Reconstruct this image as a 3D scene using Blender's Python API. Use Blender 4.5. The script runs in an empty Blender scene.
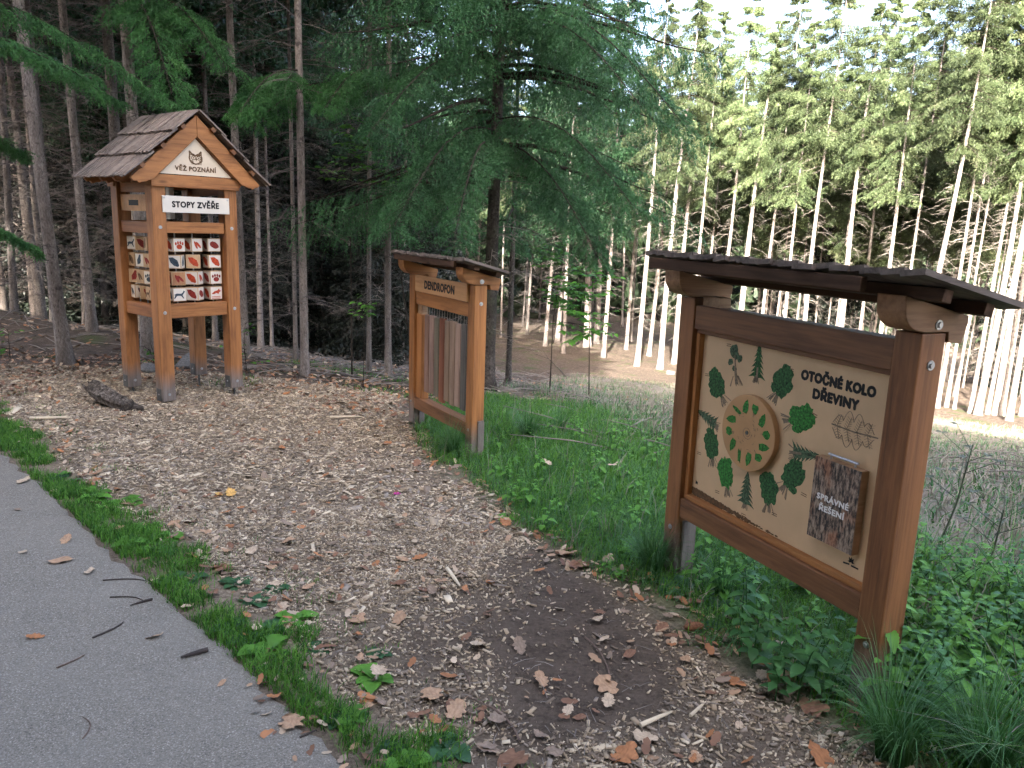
import bpy, bmesh, math, random
import numpy as np
from mathutils import Matrix, Vector

random.seed(7)
RG = np.random.default_rng(11)
sc = bpy.context.scene
COL = sc.collection
PI = math.pi

# ------------------------------------------------------------------ camera
FPX = 784.275
CH = 1.6
Rm = np.array([[0.9994034552159453, -0.03453597692884743, 0.0],
               [0.006905978948040015, 0.1998454897204527, -0.9798030861827092],
               [0.03383845677921956, 0.9792185897622464, 0.19996477766556375]])
cam_d = bpy.data.cameras.new('camera')
cam = bpy.data.objects.new('camera', cam_d)
COL.objects.link(cam)
cam_d.sensor_width = 36.0
cam_d.lens = FPX * 36 / 1024
cam_d.clip_start = 0.05
cam_d.clip_end = 600
M4 = Matrix([list(Rm[i]) + [0] for i in range(3)] + [[0, 0, 0, 1]])
M4.translation = Vector((0, 0, CH))
cam.matrix_world = M4
sc.camera = cam

# ------------------------------------------------------------------ terrain
def sp(a):
    return np.logaddexp(0, a)

def terrain(x, y):
    x = np.asarray(x, float); y = np.asarray(y, float)
    t = .45 * x + .89 * y
    s = sp((t - 6.4) / .8) * .8
    z = -5.8 * np.tanh(.215 * s / 5.8)
    far = np.clip((t - 6.5) / 8, 0, 1)
    z = z + far * (.10 * np.sin(x * .9 + 1.3) * np.cos(y * .7) + .06 * np.sin(x * 2.1 + y * 1.7))
    z = z + .006 * np.sin(x * 3.1 + 1) * np.sin(y * 2.7) * np.clip((x + y - 2.2) * 2, 0, 1)
    # mound at the far left, low bank behind the tower
    z = z + .45 * np.exp(-(((x + 8.2) / 1.6) ** 2 + ((y - 10.5) / 1.3) ** 2))
    z = z + .18 * np.exp(-(((x + 5.2) / 1.8) ** 2 + ((y - 10.2) / 1.0) ** 2))
    # rise at the far left so the wood closes
    z = z + .12 * np.clip(-x - 9 - .2 * y, 0, 40)
    return z

def tz(x, y):
    return float(terrain(x, y))

def hit(px, py):
    """world point of the ground under photo position"""
    c = np.array([(px - 512) / FPX, -(py - 384) / FPX, -1.0])
    r = Rm @ c
    o = np.array([0, 0, CH])
    k, st = .5, .05
    while k < 120:
        p = o + r * k
        if p[2] < tz(p[0], p[1]):
            lo, hi = k - st, k
            for _ in range(20):
                m = (lo + hi) / 2
                p = o + r * m
                if p[2] < tz(p[0], p[1]): hi = m
                else: lo = m
            p = o + r * hi
            return p
        k += st; st = .05 + k * .005
    return o + r * 60

def pix(x, y, z):
    c = Rm.T @ (np.array([x, y, z]) - np.array([0, 0, CH]))
    return 512 + FPX * c[0] / -c[2], 384 - FPX * c[1] / -c[2], -c[2]

# ------------------------------------------------------------------ material helpers
def newmat(name):
    m = bpy.data.materials.new(name); m.use_nodes = True
    nt = m.node_tree
    return m, nt, nt.nodes, nt.links, nt.nodes['Principled BSDF']

def N(nt, typ, **kw):
    n = nt.nodes.new(typ)
    for k, v in kw.items():
        if k in n.inputs.keys(): n.inputs[k].default_value = v
        else: setattr(n, k, v)
    return n

def mapped(nt, scale=(1, 1, 1), coord='Object'):
    tc = N(nt, 'ShaderNodeTexCoord'); mp = N(nt, 'ShaderNodeMapping')
    mp.inputs['Scale'].default_value = scale
    nt.links.new(tc.outputs[coord], mp.inputs[0])
    return mp.outputs[0]

def noise(nt, vec, scale, detail=4, rough=.6):
    n = N(nt, 'ShaderNodeTexNoise'); n.inputs['Scale'].default_value = scale
    n.inputs['Detail'].default_value = detail; n.inputs['Roughness'].default_value = rough
    if vec is not None: nt.links.new(vec, n.inputs['Vector'])
    return n.outputs['Fac']

def ramp(nt, fac, stops):
    r = N(nt, 'ShaderNodeValToRGB')
    el = r.color_ramp.elements
    while len(el) < len(stops): el.new(.5)
    for e, (p, c) in zip(el, stops):
        e.position = p
        e.color = (c[0], c[1], c[2], 1) if isinstance(c, (tuple, list)) else (c, c, c, 1)
    nt.links.new(fac, r.inputs[0])
    return r.outputs[0]

def mix(nt, fac, a, b, typ='MIX'):
    n = N(nt, 'ShaderNodeMix', data_type='RGBA', blend_type=typ)
    for s, v in ((n.inputs[0], fac), (n.inputs[6], a), (n.inputs[7], b)):
        if isinstance(v, (int, float)): s.default_value = v
        elif isinstance(v, tuple): s.default_value = (v[0], v[1], v[2], 1)
        else: nt.links.new(v, s)
    return n.outputs[2]

def bump(nt, bs, h, strength=.4, dist=.01):
    b = N(nt, 'ShaderNodeBump'); b.inputs['Strength'].default_value = strength
    b.inputs['Distance'].default_value = dist
    nt.links.new(h, b.inputs['Height']); nt.links.new(b.outputs[0], bs.inputs['Normal'])

def wood(name, base, dark, axis='z', rough=.55, weather=None, spec=.35, knots=True):
    m, nt, nd, lk, bs = newmat(name)
    a, b = 55, 3
    sc_ = {'x': (b, a, a), 'y': (a, b, a), 'z': (a, a, b)}[axis]
    v = mapped(nt, sc_)
    g = noise(nt, v, 1.0, 6, .65)
    big = noise(nt, mapped(nt, tuple(s * .12 for s in sc_)), 1.2, 3)
    c = ramp(nt, g, [(.34, dark), (.60, base)])
    c = mix(nt, ramp(nt, big, [(.35, 0.), (.7, .7)]), c, tuple(min(1, q * 1.45) for q in base))
    stn = noise(nt, mapped(nt, {'x': (1.3, 6, 6), 'y': (6, 1.3, 6), 'z': (6, 6, 1.3)}[axis]), 1.7, 5, .7)
    c = mix(nt, ramp(nt, stn, [(.50, 0.), (.68, .55)]), c, tuple(q * .75 for q in dark))
    if knots:
        vo = N(nt, 'ShaderNodeTexVoronoi'); vo.inputs['Scale'].default_value = 1.0
        lk.new(mapped(nt, {'x': (2.2, 7, 7), 'y': (7, 2.2, 7), 'z': (7, 7, 2.2)}[axis]), vo.inputs['Vector'])
        kn = ramp(nt, vo.outputs['Distance'], [(.05, .85), (.13, 0.)])
        c = mix(nt, kn, c, tuple(q * .35 for q in dark))
    r0 = rough
    if weather is not None:
        tc = N(nt, 'ShaderNodeTexCoord'); se = N(nt, 'ShaderNodeSeparateXYZ')
        lk.new(tc.outputs['Object'], se.inputs[0])
        wob = noise(nt, mapped(nt, (9, 9, 2)), 1.0, 4)
        ad = N(nt, 'ShaderNodeMath', operation='MULTIPLY_ADD'); ad.inputs[1].default_value = -.16
        lk.new(wob, ad.inputs[0]); lk.new(se.outputs[2], ad.inputs[2])
        mr = N(nt, 'ShaderNodeMapRange'); mr.inputs['From Min'].default_value = weather - .1
        mr.inputs['From Max'].default_value = weather + .06; mr.inputs['To Min'].default_value = 1; mr.inputs['To Max'].default_value = 0
        lk.new(ad.outputs[0], mr.inputs['Value'])
        gr = ramp(nt, g, [(.3, (.09, .075, .065)), (.7, (.24, .20, .18))])
        c = mix(nt, mr.outputs[0], c, gr)
    lk.new(c, bs.inputs['Base Color'])
    bs.inputs['Roughness'].default_value = rough
    bs.inputs['Specular IOR Level'].default_value = spec
    bump(nt, bs, g, .35, .002)
    return m

def plain(name, col, rough=.7, metal=0., var=.25, scale=20, spec=.3):
    m, nt, nd, lk, bs = newmat(name)
    n = noise(nt, mapped(nt), scale, 4)
    c = ramp(nt, n, [(.3, tuple(q * (1 - var) for q in col)), (.7, tuple(min(1, q * (1 + var)) for q in col))])
    lk.new(c, bs.inputs['Base Color'])
    bs.inputs['Roughness'].default_value = rough
    bs.inputs['Metallic'].default_value = metal
    bs.inputs['Specular IOR Level'].default_value = spec
    return m

def leafmat(name, c1, c2, c3=None, transl=.3, rough=.5, scale=1.5, rand=.5, spec=.3):
    m, nt, nd, lk, bs = newmat(name)
    n = noise(nt, mapped(nt), scale, 3)
    stops = [(.3, c1), (.62, c2)] + ([(.8, c3)] if c3 else [])
    c = ramp(nt, n, stops)
    oi = N(nt, 'ShaderNodeObjectInfo')
    hv = N(nt, 'ShaderNodeHueSaturation')
    mr = N(nt, 'ShaderNodeMapRange'); mr.inputs['To Min'].default_value = 1 - rand * .5; mr.inputs['To Max'].default_value = 1 + rand * .5
    lk.new(oi.outputs['Random'], mr.inputs['Value']); lk.new(mr.outputs[0], hv.inputs['Value']); lk.new(c, hv.inputs['Color'])
    c = hv.outputs[0]
    lk.new(c, bs.inputs['Base Color'])
    bs.inputs['Roughness'].default_value = rough
    bs.inputs['Specular IOR Level'].default_value = spec
    if transl > 0:
        tr = N(nt, 'ShaderNodeBsdfTranslucent'); lk.new(c, tr.inputs[0])
        ms = N(nt, 'ShaderNodeMixShader'); ms.inputs[0].default_value = transl
        lk.new(bs.outputs[0], ms.inputs[1]); lk.new(tr.outputs[0], ms.inputs[2])
        lk.new(ms.outputs[0], nd['Material Output'].inputs['Surface'])
    return m

MT = {}
ST = (.34, .145, .045); STD = (.15, .055, .017)
for ax in 'xyz':
    MT['stain_' + ax] = wood('stained_wood_' + ax, ST, STD, ax)
MT['stain_post'] = wood('stained_post_wood', ST, STD, 'z', weather=.10)
MT['stain_tower'] = wood('tower_post_wood', (.32, .135, .044), (.15, .055, .018), 'z', weather=.13)
MT['stain_tower_x'] = wood('tower_rail_wood', (.34, .145, .048), (.17, .062, .020), 'x')
MT['stain_tower_y'] = wood('tower_side_rail_wood', (.30, .12, .04), (.17, .06, .02), 'y')
MT['brown_x'] = wood('dark_stained_wood', (.20, .090, .038), (.085, .035, .016), 'x')
MT['fascia'] = wood('dark_fascia_wood', (.085, .048, .030), (.04, .024, .016), 'x', rough=.8, spec=.15)
MT['corbel'] = wood('stained_corbel_wood', (.30, .165, .085), (.14, .065, .030), 'y', knots=False)
MT['brown_post'] = wood('dark_stained_post', (.22, .094, .036), (.095, .038, .015), 'z', weather=.12)
MT['pale_y'] = wood('pale_end_grain_wood', (.36, .23, .13), (.22, .12, .06), 'y', knots=False)
MT['roof_grey'] = wood('weathered_shingle', (.15, .122, .105), (.055, .042, .035), 'y', rough=.75, knots=False, spec=.25)
MT['roof_slope'] = wood('weathered_shingle_slope', (.21, .17, .145), (.085, .065, .055), 'x', rough=.75, knots=False, spec=.25)
MT['grey_wood'] = wood('grey_weathered_wood', (.19, .16, .14), (.09, .075, .065), 'z', rough=.8, knots=False)
MT['panel'] = plain('printed_plywood', (.62, .42, .24), .33, var=.10, scale=4)
MT['disc'] = plain('disc_plywood', (.47, .27, .125), .45, var=.10, scale=8)
MT['sign_wood'] = wood('routed_sign_wood', (.46, .25, .11), (.36, .18, .075), 'x', knots=False)
MT['cream'] = plain('cream_panel', (.68, .56, .42), .55, var=.06, scale=14)
MT['white'] = plain('white_panel', (.66, .61, .53), .5, var=.03, scale=14)
MT['black'] = plain('black_lettering', (.013, .012, .011), .6, var=.1)
MT['brown_ink'] = plain('burnt_brown_ink', (.12, .065, .03), .7, var=.4, scale=60)
MT['grey_ink'] = plain('grey_brown_ink', (.20, .15, .10), .7, var=.4, scale=90)
MT['whitetext'] = plain('white_lettering', (.75, .74, .7), .6, var=.05)
MT['metal'] = plain('zinc_metal', (.45, .46, .47), .4, .8, var=.15, scale=80)
MT['dark_metal'] = plain('dark_metal', (.12, .12, .12), .5, .7, var=.2)
MT['red_ink'] = plain('red_brown_ink', (.42, .055, .02), .7, var=.45, scale=70)
MT['dred_ink'] = plain('dark_red_ink', (.22, .025, .018), .7, var=.5, scale=70)
MT['blue_ink'] = plain('blue_grey_ink', (.04, .06, .08), .7, var=.4, scale=70)
MT['cube'] = wood('cube_wood', (.46, .31, .18), (.32, .20, .10), 'z', knots=False)
MT['cubedark'] = wood('brown_cube_wood', (.33, .17, .08), (.22, .10, .045), 'z', knots=False)
MT['greenA'] = plain('printed_dark_green', (.03, .095, .03), .7, var=.95, scale=110)
MT['greenB'] = plain('printed_leaf_green', (.035, .17, .03), .7, var=.9, scale=110)
MT['greenC'] = plain('printed_grey_green', (.065, .105, .055), .7, var=.95, scale=120)
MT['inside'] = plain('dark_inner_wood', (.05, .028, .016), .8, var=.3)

# bark plate of the flap
def bark_print():
    m, nt, nd, lk, bs = newmat('printed_bark')
    v = mapped(nt, (95, 95, 26))
    n1 = noise(nt, v, 1.0, 6, .7)
    n2 = noise(nt, mapped(nt, (14, 14, 6)), 1.0, 3)
    c = ramp(nt, n1, [(.38, (.015, .012, .010)), (.5, (.15, .105, .075)), (.60, (.36, .27, .20))])
    c = mix(nt, ramp(nt, n2, [(.52, 0.), (.66, .6)]), c, (.34, .12, .045), 'MIX')
    c = mix(nt, ramp(nt, n1, [(.40, .9), (.5, 0.)]), c, (.012, .01, .01))
    lk.new(c, bs.inputs['Base Color']); bs.inputs['Roughness'].default_value = .6
    bump(nt, bs, n1, .6, .003)
    return m
MT['barkprint'] = bark_print()

def bark(name, c1, c2, c3, moss=.0):
    m, nt, nd, lk, bs = newmat(name)
    n1 = noise(nt, mapped(nt, (1, 1, .8)), 42, 6, .75)
    n2 = noise(nt, mapped(nt, (1, 1, .6)), 6, 5, .65)
    n3 = noise(nt, mapped(nt, (1, 1, 4)), 2.6, 4, .6)
    vo = N(nt, 'ShaderNodeTexVoronoi'); vo.inputs['Scale'].default_value = 1.0
    lk.new(mapped(nt, (16, 16, 9)), vo.inputs['Vector'])
    c = ramp(nt, n1, [(.34, c1), (.5, c2), (.64, c3)])
    c = mix(nt, ramp(nt, n2, [(.42, 0.), (.62, .65)]), c, tuple(q * .55 for q in c2))
    c = mix(nt, ramp(nt, n2, [(.30, .5), (.42, 0.)]), c, tuple(min(1, q * 1.15) for q in c3))
    c = mix(nt, ramp(nt, n3, [(.60, 0.), (.68, .75)]), c, tuple(q * .45 for q in c1))
    c = mix(nt, ramp(nt, vo.outputs['Distance'], [(.10, .8), (.22, 0.)]), c, tuple(q * .5 for q in c1))
    if moss:
        c = mix(nt, ramp(nt, noise(nt, mapped(nt), 3.3, 4), [(.5, 0.), (.7, moss)]), c, (.06, .085, .04))
    lk.new(c, bs.inputs['Base Color']); bs.inputs['Roughness'].default_value = .92
    bs.inputs['Specular IOR Level'].default_value = .12
    bump(nt, bs, n1, 1.0, .016)
    return m
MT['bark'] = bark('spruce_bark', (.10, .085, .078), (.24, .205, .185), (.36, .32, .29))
MT['bark_mid'] = bark('shaded_spruce_bark', (.055, .046, .041), (.135, .116, .104), (.235, .207, .187))  # darker bark copy, shade of the deep wood put into the colour
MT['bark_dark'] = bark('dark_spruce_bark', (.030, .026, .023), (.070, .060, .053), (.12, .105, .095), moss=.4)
MT['bark_sunlit'] = bark('sunlit_spruce_bark', (.14, .12, .11), (.30, .265, .24), (.42, .385, .36))  # lighter bark copy, sunlight on the far row put into the colour
MT['deadwood'] = plain('dead_twig', (.21, .185, .165), .9, var=.35, scale=3, spec=.1)
MT['deaddark'] = plain('dark_dead_twig', (.115, .10, .092), .9, var=.4, scale=3, spec=.1)
MT['limb'] = plain('limb_bark', (.035, .028, .023), .9, var=.35, scale=6, spec=.1)
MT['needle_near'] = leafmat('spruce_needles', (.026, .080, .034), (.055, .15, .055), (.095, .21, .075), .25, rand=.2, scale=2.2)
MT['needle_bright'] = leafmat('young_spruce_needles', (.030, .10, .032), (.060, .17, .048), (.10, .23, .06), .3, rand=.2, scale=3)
MT['needle_left'] = leafmat('shaded_spruce_needles', (.012, .035, .016), (.022, .06, .024), None, .2, rand=.4, scale=1.2)  # dark needle copy with the canopy shade painted in
MT['needle_shade'] = leafmat('shade_dark_spruce_needles', (.008, .012, .009), (.015, .021, .014), None, .1, rand=.4, scale=1.2)  # nearly black, shade between the trunks painted into the needles
MT['needle_far'] = leafmat('sunny_spruce_needles', (.055, .085, .038), (.14, .18, .085), (.34, .345, .21), .3, rand=.7, scale=.9)  # yellowed and whitened, sunlit highlights painted into the needles
MT['leaf_green'] = leafmat('beech_leaf', (.05, .17, .02), (.09, .25, .03), None, .4, rand=.3, scale=8)

# ------------------------------------------------------------------ mesh helpers
def link(name, me, mats, parent=None, smooth=False, bev=0):
    ob = bpy.data.objects.new(name, me); COL.objects.link(ob)
    if not isinstance(mats, (list, tuple)): mats = [mats]
    for m in mats: me.materials.append(MT[m] if isinstance(m, str) else m)
    if parent is not None: ob.parent = parent
    if smooth: me.polygons.foreach_set('use_smooth', [True] * len(me.polygons))
    if bev:
        b = ob.modifiers.new('edge', 'BEVEL'); b.width = bev; b.segments = 2; b.limit_method = 'ANGLE'
    return ob

def me_np(name, V, F3=None, F4=None):
    """fast mesh from numpy arrays"""
    me = bpy.data.meshes.new(name)
    V = np.ascontiguousarray(V, dtype=np.float32)
    idx, tot = [], []
    if F4 is not None and len(F4): idx.append(np.asarray(F4).ravel()); tot.append(np.full(len(F4), 4))
    if F3 is not None and len(F3): idx.append(np.asarray(F3).ravel()); tot.append(np.full(len(F3), 3))
    idx = np.concatenate(idx).astype(np.int32); tot = np.concatenate(tot).astype(np.int32)
    st = np.concatenate([[0], np.cumsum(tot)[:-1]]).astype(np.int32)
    me.vertices.add(len(V)); me.vertices.foreach_set('co', V.ravel())
    me.loops.add(len(idx)); me.loops.foreach_set('vertex_index', idx)
    me.polygons.add(len(tot)); me.polygons.foreach_set('loop_start', st)
    try: me.polygons.foreach_set('loop_total', tot)
    except Exception: pass
    me.update(calc_edges=True); me.validate()
    return me

class MB:
    def __init__(s): s.v = []; s.f = []; s.mi = []
    def add(s, vs, fs, mi=0):
        o = len(s.v); s.v += [tuple(map(float, p)) for p in vs]
        s.f += [[i + o for i in f] for f in fs]; s.mi += [mi] * len(fs)
    def box(s, a, b, mi=0, M=None):
        x0, y0, z0 = a; x1, y1, z1 = b
        vs = [(x0, y0, z0), (x1, y0, z0), (x1, y1, z0), (x0, y1, z0), (x0, y0, z1), (x1, y0, z1), (x1, y1, z1), (x0, y1, z1)]
        if M is not None: vs = [tuple(M @ Vector(p)) for p in vs]
        s.add(vs, [(0, 3, 2, 1), (4, 5, 6, 7), (0, 1, 5, 4), (1, 2, 6, 5), (2, 3, 7, 6), (3, 0, 4, 7)], mi)
        return s
    def prism(s, prof, axis, a, b, mi=0, M=None):
        """prof: 2-D polygon; axis x -> (y,z), y -> (x,z), z -> (x,y)"""
        def P(p, t):
            return {'x': (t, p[0], p[1]), 'y': (p[0], t, p[1]), 'z': (p[0], p[1], t)}[axis]
        n = len(prof); vs = [P(p, a) for p in prof] + [P(p, b) for p in prof]
        if M is not None: vs = [tuple(M @ Vector(p)) for p in vs]
        s.add(vs, [list(range(n))[::-1], list(range(n, 2 * n))] + [(i, (i + 1) % n, n + (i + 1) % n, n + i) for i in range(n)], mi)
        return s
    def tube(s, pts, rads, n=8, mi=0, cap=True):
        pts = [Vector(p) for p in pts]; o = len(s.v); vs = []
        for i, p in enumerate(pts):
            d = (pts[min(i + 1, len(pts) - 1)] - pts[max(i - 1, 0)]).normalized()
            u = d.cross(Vector((0, 0, 1)))
            if u.length < .05: u = d.cross(Vector((1, 0, 0)))
            u.normalize(); w = d.cross(u)
            for k in range(n):
                a = 2 * PI * k / n
                vs.append(p + (u * math.cos(a) + w * math.sin(a)) * rads[i])
        fs = []
        for i in range(len(pts) - 1):
            for k in range(n):
                fs.append((i * n + k, i * n + (k + 1) % n, (i + 1) * n + (k + 1) % n, (i + 1) * n + k))
        if cap: fs += [list(range(n))[::-1], list(range((len(pts) - 1) * n, len(pts) * n))]
        s.add(vs, fs, mi)
        return s
    def mesh(s, name):
        me = bpy.data.meshes.new(name); me.from_pydata(s.v, [], s.f)
        me.polygons.foreach_set('material_index', s.mi)
        bm = bmesh.new(); bm.from_mesh(me); bmesh.ops.recalc_face_normals(bm, faces=bm.faces); bm.to_mesh(me); bm.free()
        return me
    def build(s, name, mats, parent=None, smooth=False, bev=0):
        return link(name, s.mesh(name), mats, parent, smooth, bev)

def tag(o, label=None, cat=None, group=None, kind=None):
    if label: o['label'] = label
    if cat: o['category'] = cat
    if group: o['group'] = group
    if kind: o['kind'] = kind
    return o

def empty(name, loc, rz=0, label=None, cat=None, group=None, rot=None, s=1):
    o = bpy.data.objects.new(name, None); COL.objects.link(o)
    o.empty_display_size = .1
    o.location = loc; o.rotation_euler = rot if rot else (0, 0, rz); o.scale = (s, s, s)
    return tag(o, label, cat, group)

def text(name, body, size, x, z, y, parent, mat='black', bold=0.0, width=None, rotd=0, M=None):
    """letters centred on x, cut to a given width, thickened by slightly shifted copies"""
    cu = bpy.data.curves.new('lettering', 'FONT')
    cu.body = body; cu.size = size; cu.extrude = .0004; cu.align_x = 'CENTER'; cu.space_character = 1.10
    cu.resolution_u = 3
    ob = bpy.data.objects.new('tmp', cu); COL.objects.link(ob)
    bpy.context.view_layer.update()
    dg = bpy.context.evaluated_depsgraph_get()
    me = bpy.data.meshes.new_from_object(ob.evaluated_get(dg))
    bpy.data.objects.remove(ob)
    xs = [v.co.x for v in me.vertices]; w0 = max(xs) - min(xs)
    k = (width - 2 * bold) / w0 if width else 1
    bm = bmesh.new()
    n = 8 if bold else 1
    for q in range(n):
        t_ = me.copy(); a_ = 2 * PI * q / n
        t_.transform(Matrix.Translation((bold * math.cos(a_), bold * math.sin(a_), .00006 * q)) @ Matrix.Diagonal((k, 1, 1, 1)))
        bm.from_mesh(t_); bpy.data.meshes.remove(t_)
    bm.to_mesh(me); bm.free()
    R = Matrix.Translation((x, y, z)) @ Matrix.Rotation(PI / 2, 4, 'X') @ Matrix.Rotation(math.radians(rotd), 4, 'Z')
    if M is not None: R = M @ R
    me.transform(R)
    me.materials.clear()
    return link(name, me, mat, parent)

def bolt(parent, p, n, r=.011):
    """hex-ish bolt head, n = outward unit normal"""
    m = MB(); p = Vector(p); n = Vector(n)
    m.tube([p - n * .002, p + n * .003], [r * 1.35, r * 1.35], 14)
    m.tube([p + n * .003, p + n * .009], [r * .8, r * .72], 8)
    return m.build('bolt', 'metal', parent)

# ------------------------------------------------------------------ flat picture shapes (local x,z plane, thickness towards -y)
def blob(cx, cz, rx, rz, n=26, jag=.12, rot=0, seed=0):
    r = random.Random(seed); pts = []
    for i in range(n):
        a = 2 * PI * i / n; k = 1 + r.uniform(-jag, jag)
        x, z = rx * k * math.cos(a), rz * k * math.sin(a)
        pts.append((cx + x * math.cos(rot) - z * math.sin(rot), cz + x * math.sin(rot) + z * math.cos(rot)))
    return pts

def xf(pts, cx, cz, rot, s=1):
    c, d = math.cos(rot), math.sin(rot)
    return [(cx + s * (x * c - z * d), cz + s * (x * d + z * c)) for x, z in pts]

def poly(m, pts, y, mi=0, th=.0008):
    m.prism(pts, 'y', y - th, y, mi)

def stroke(m, pts, w, y, mi=0, th=.0008):
    for (a, b) in zip(pts[:-1], pts[1:]):
        dx, dz = b[0] - a[0], b[1] - a[1]; L = math.hypot(dx, dz) or 1e-6
        nx, nz = -dz / L * w / 2, dx / L * w / 2
        m.prism([(a[0] + nx, a[1] + nz), (a[0] - nx, a[1] - nz), (b[0] - nx, b[1] - nz), (b[0] + nx, b[1] + nz)], 'y', y - th, y, mi)

# ================================================================== TOWER
TX, TY, TYAW, TW, TD, TT, TZT = -2.964, 6.495, .882, .759, .739, .116, 1.838
def make_tower():
    t = empty('knowledge_tower', (TX, TY, 0), TYAW,
              'tall square wooden tower with gabled shingle roof, white name strip and turning picture cubes', 'puzzle tower')
    W, D, T = TW, TD, TT
    legs = [(0, 0, 0.0), (W - T, 0, .035), (0, D - T, .03), (W - T, D - T, .06)]
    for x, y, z0 in legs:
        lg = MB().box((x, y, z0 + .01), (x + T, y + T, TZT)).build('leg', 'stain_tower', t, bev=.006)
        sh = MB(); sh.box((x - .004, y + .02, z0 + .012), (x - .0005, y + T - .02, z0 + .12)); sh.box((x + .02, y + T + .0005, z0 + .012), (x + T - .02, y + T + .004, z0 + .12))
        sh.box((x + .02, y + T * .4, z0 + .002), (x + T - .02, y + T * .6, z0 + .008))
        sh.build('shoe', 'dark_metal', lg)
        MB().tube([(x + T / 2, y + T / 2, -.12), (x + T / 2, y + T / 2, z0 + .012)], [.009, .009], 10).build('ground_spike', 'dark_metal', lg)
        for zz in (z0 + .07,):
            for px, py, nn in ((x + T / 2, y, (0, -1, 0)), (x, y + T / 2 + .0, (-1, 0, 0))): bolt(lg, (px, py, zz), nn, .009)
        if y == 0:
            for zz in (.77, 1.475): bolt(lg, (x + T / 2, y, zz), (0, -1, 0))
    # rails
    e = .004
    for (y0, y1) in ((.02, T - .02), (D - T + .02, D - .02)):
        MB().box((T + e, y0, 1.428), (W - T - e, y1, 1.521)).build('rail', 'stain_tower_x', t, bev=.005)
        MB().box((T + e, y0, .716), (W - T - e, y1, .835)).build('rail', 'stain_tower_x', t, bev=.005)
    for (x0, x1) in ((.02, T - .02), (W - T + .02, W - .02)):
        MB().box((x0, T + e, 1.42), (x1, D - T - e, 1.515)).build('rail', 'stain_tower_y', t, bev=.005)
        MB().box((x0, T + e, .716), (x1, D - T - e, .82)).build('rail', 'stain_tower_y', t, bev=.005)
        MB().box((x0 + .01, T + e, 1.755), (x1 - .01, D - T - e, 1.835)).build('rail', 'stain_tower_y', t, bev=.005)
    MB().box((-.012, -.03, 1.80), (W + .012, .09, 1.90)).build('crossbeam', 'stain_tower_x', t, bev=.006)
    MB().box((-.012, D - .09, 1.80), (W + .012, D + .03, 1.90)).build('crossbeam', 'stain_tower_x', t, bev=.006)
    for x in (-.012, W - .098):
        MB().box((x, .095, 1.84), (x + .11, D - .095, 1.90)).build('top_plate', 'stain_tower_y', t, bev=.005)
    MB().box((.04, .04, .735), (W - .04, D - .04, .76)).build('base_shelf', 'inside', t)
    # ridge, rafters, gable
    ax, az = W / 2, 2.418
    run = .62; slope = math.atan2(.575, run)
    def rafter(y0, y1, mat, wd=.125, foot=True, name='gable_board'):
        for sgn in (-1, 1):
            # along-slope local: s from apex down, n perpendicular
            L = .78
            prof = [(0, 0), (L, 0)]
            # scalloped foot
            prof += [(L + .0, -.035), (L - .02, -.05), (L - .022, -.075), (L - .05, -.085), (L - .075, -.105), (L - .10, -.108), (L - .12, -wd)]
            prof += [(wd / math.tan(PI / 2 - slope) * 1.0, -wd)]
            pts = []
            for s_, n_ in prof:
                x = ax + sgn * (s_ * math.cos(slope) + n_ * math.sin(slope) * 1.0)
                z = az - .03 - s_ * math.sin(slope) + n_ * math.cos(slope)
                pts.append((x, z))
            # cut at the middle
            pts = [(max(p[0], ax + .001) if sgn > 0 else min(p[0], ax - .001), p[1]) for p in pts]
            MB().prism(pts, 'y', y0, y1).build(name, mat, t, bev=.003)
    rafter(-.066, -.034, 'stain_tower_x'); rafter(D + .034, D + .066, 'stain_tower_x')
    for yy in (D * .33, D * .66): rafter(yy - .02, yy + .02, 'stain_tower_y', wd=.07, name='rafter')
    # purlins seen under the right eave
    for sgn in (-1, 1):
        for s_ in (.18, .42, .66):
            x = ax + sgn * s_ * math.cos(slope); z = az - s_ * math.sin(slope) - .012
            m = MB().box((-.02, -.10, -.016), (.02, D + .12, .016), M=Matrix.Translation((x, 0, z)) @ Matrix.Rotation(sgn * slope, 4, 'Y'))
            m.build('purlin', 'brown_x', t)
    # triangular cream panel with frame strip
    hb, bz, tzp = .318, 1.906, 2.185
    g = MB().prism([(ax - hb, bz), (ax + hb, bz), (ax, tzp + .02)], 'y', -.028, -.012).build('gable_panel', 'cream', t)
    tr = MB()
    for sgn in (-1, 1):
        a, b = (ax + sgn * (hb + .004), bz), (ax, tzp + .024)
        nx, nz = sgn * .022 * .68, .022 * .73
        tr.prism([a, (a[0] + nx, a[1] + nz), (b[0], b[1] + .03), b], 'y', -.045, -.028)
    tr.build('gable_trim', 'brown_x', t)
    text('lettering', 'VĚŽ POZNÁNÍ', .050, ax - .005, 1.940, -.030, g, 'brown_ink', .0022, .365)
    owl = MB(); y = -.0285
    head = [(-.052, .060), (-.05, .03), (-.055, 0), (-.045, -.028), (-.02, -.04), (0, -.045), (.02, -.04), (.045, -.028), (.055, 0), (.05, .03), (.052, .060), (.03, .036), (.012, .032), (0, .02), (-.012, .032), (-.03, .036)]
    hc = [(ax - .004 + p[0] * 1.0, 2.043 + p[1]) for p in head]
    for a_, b_ in zip(hc, hc[1:] + hc[:1]): stroke(owl, [a_, b_], .011, y, th=.001)
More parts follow.
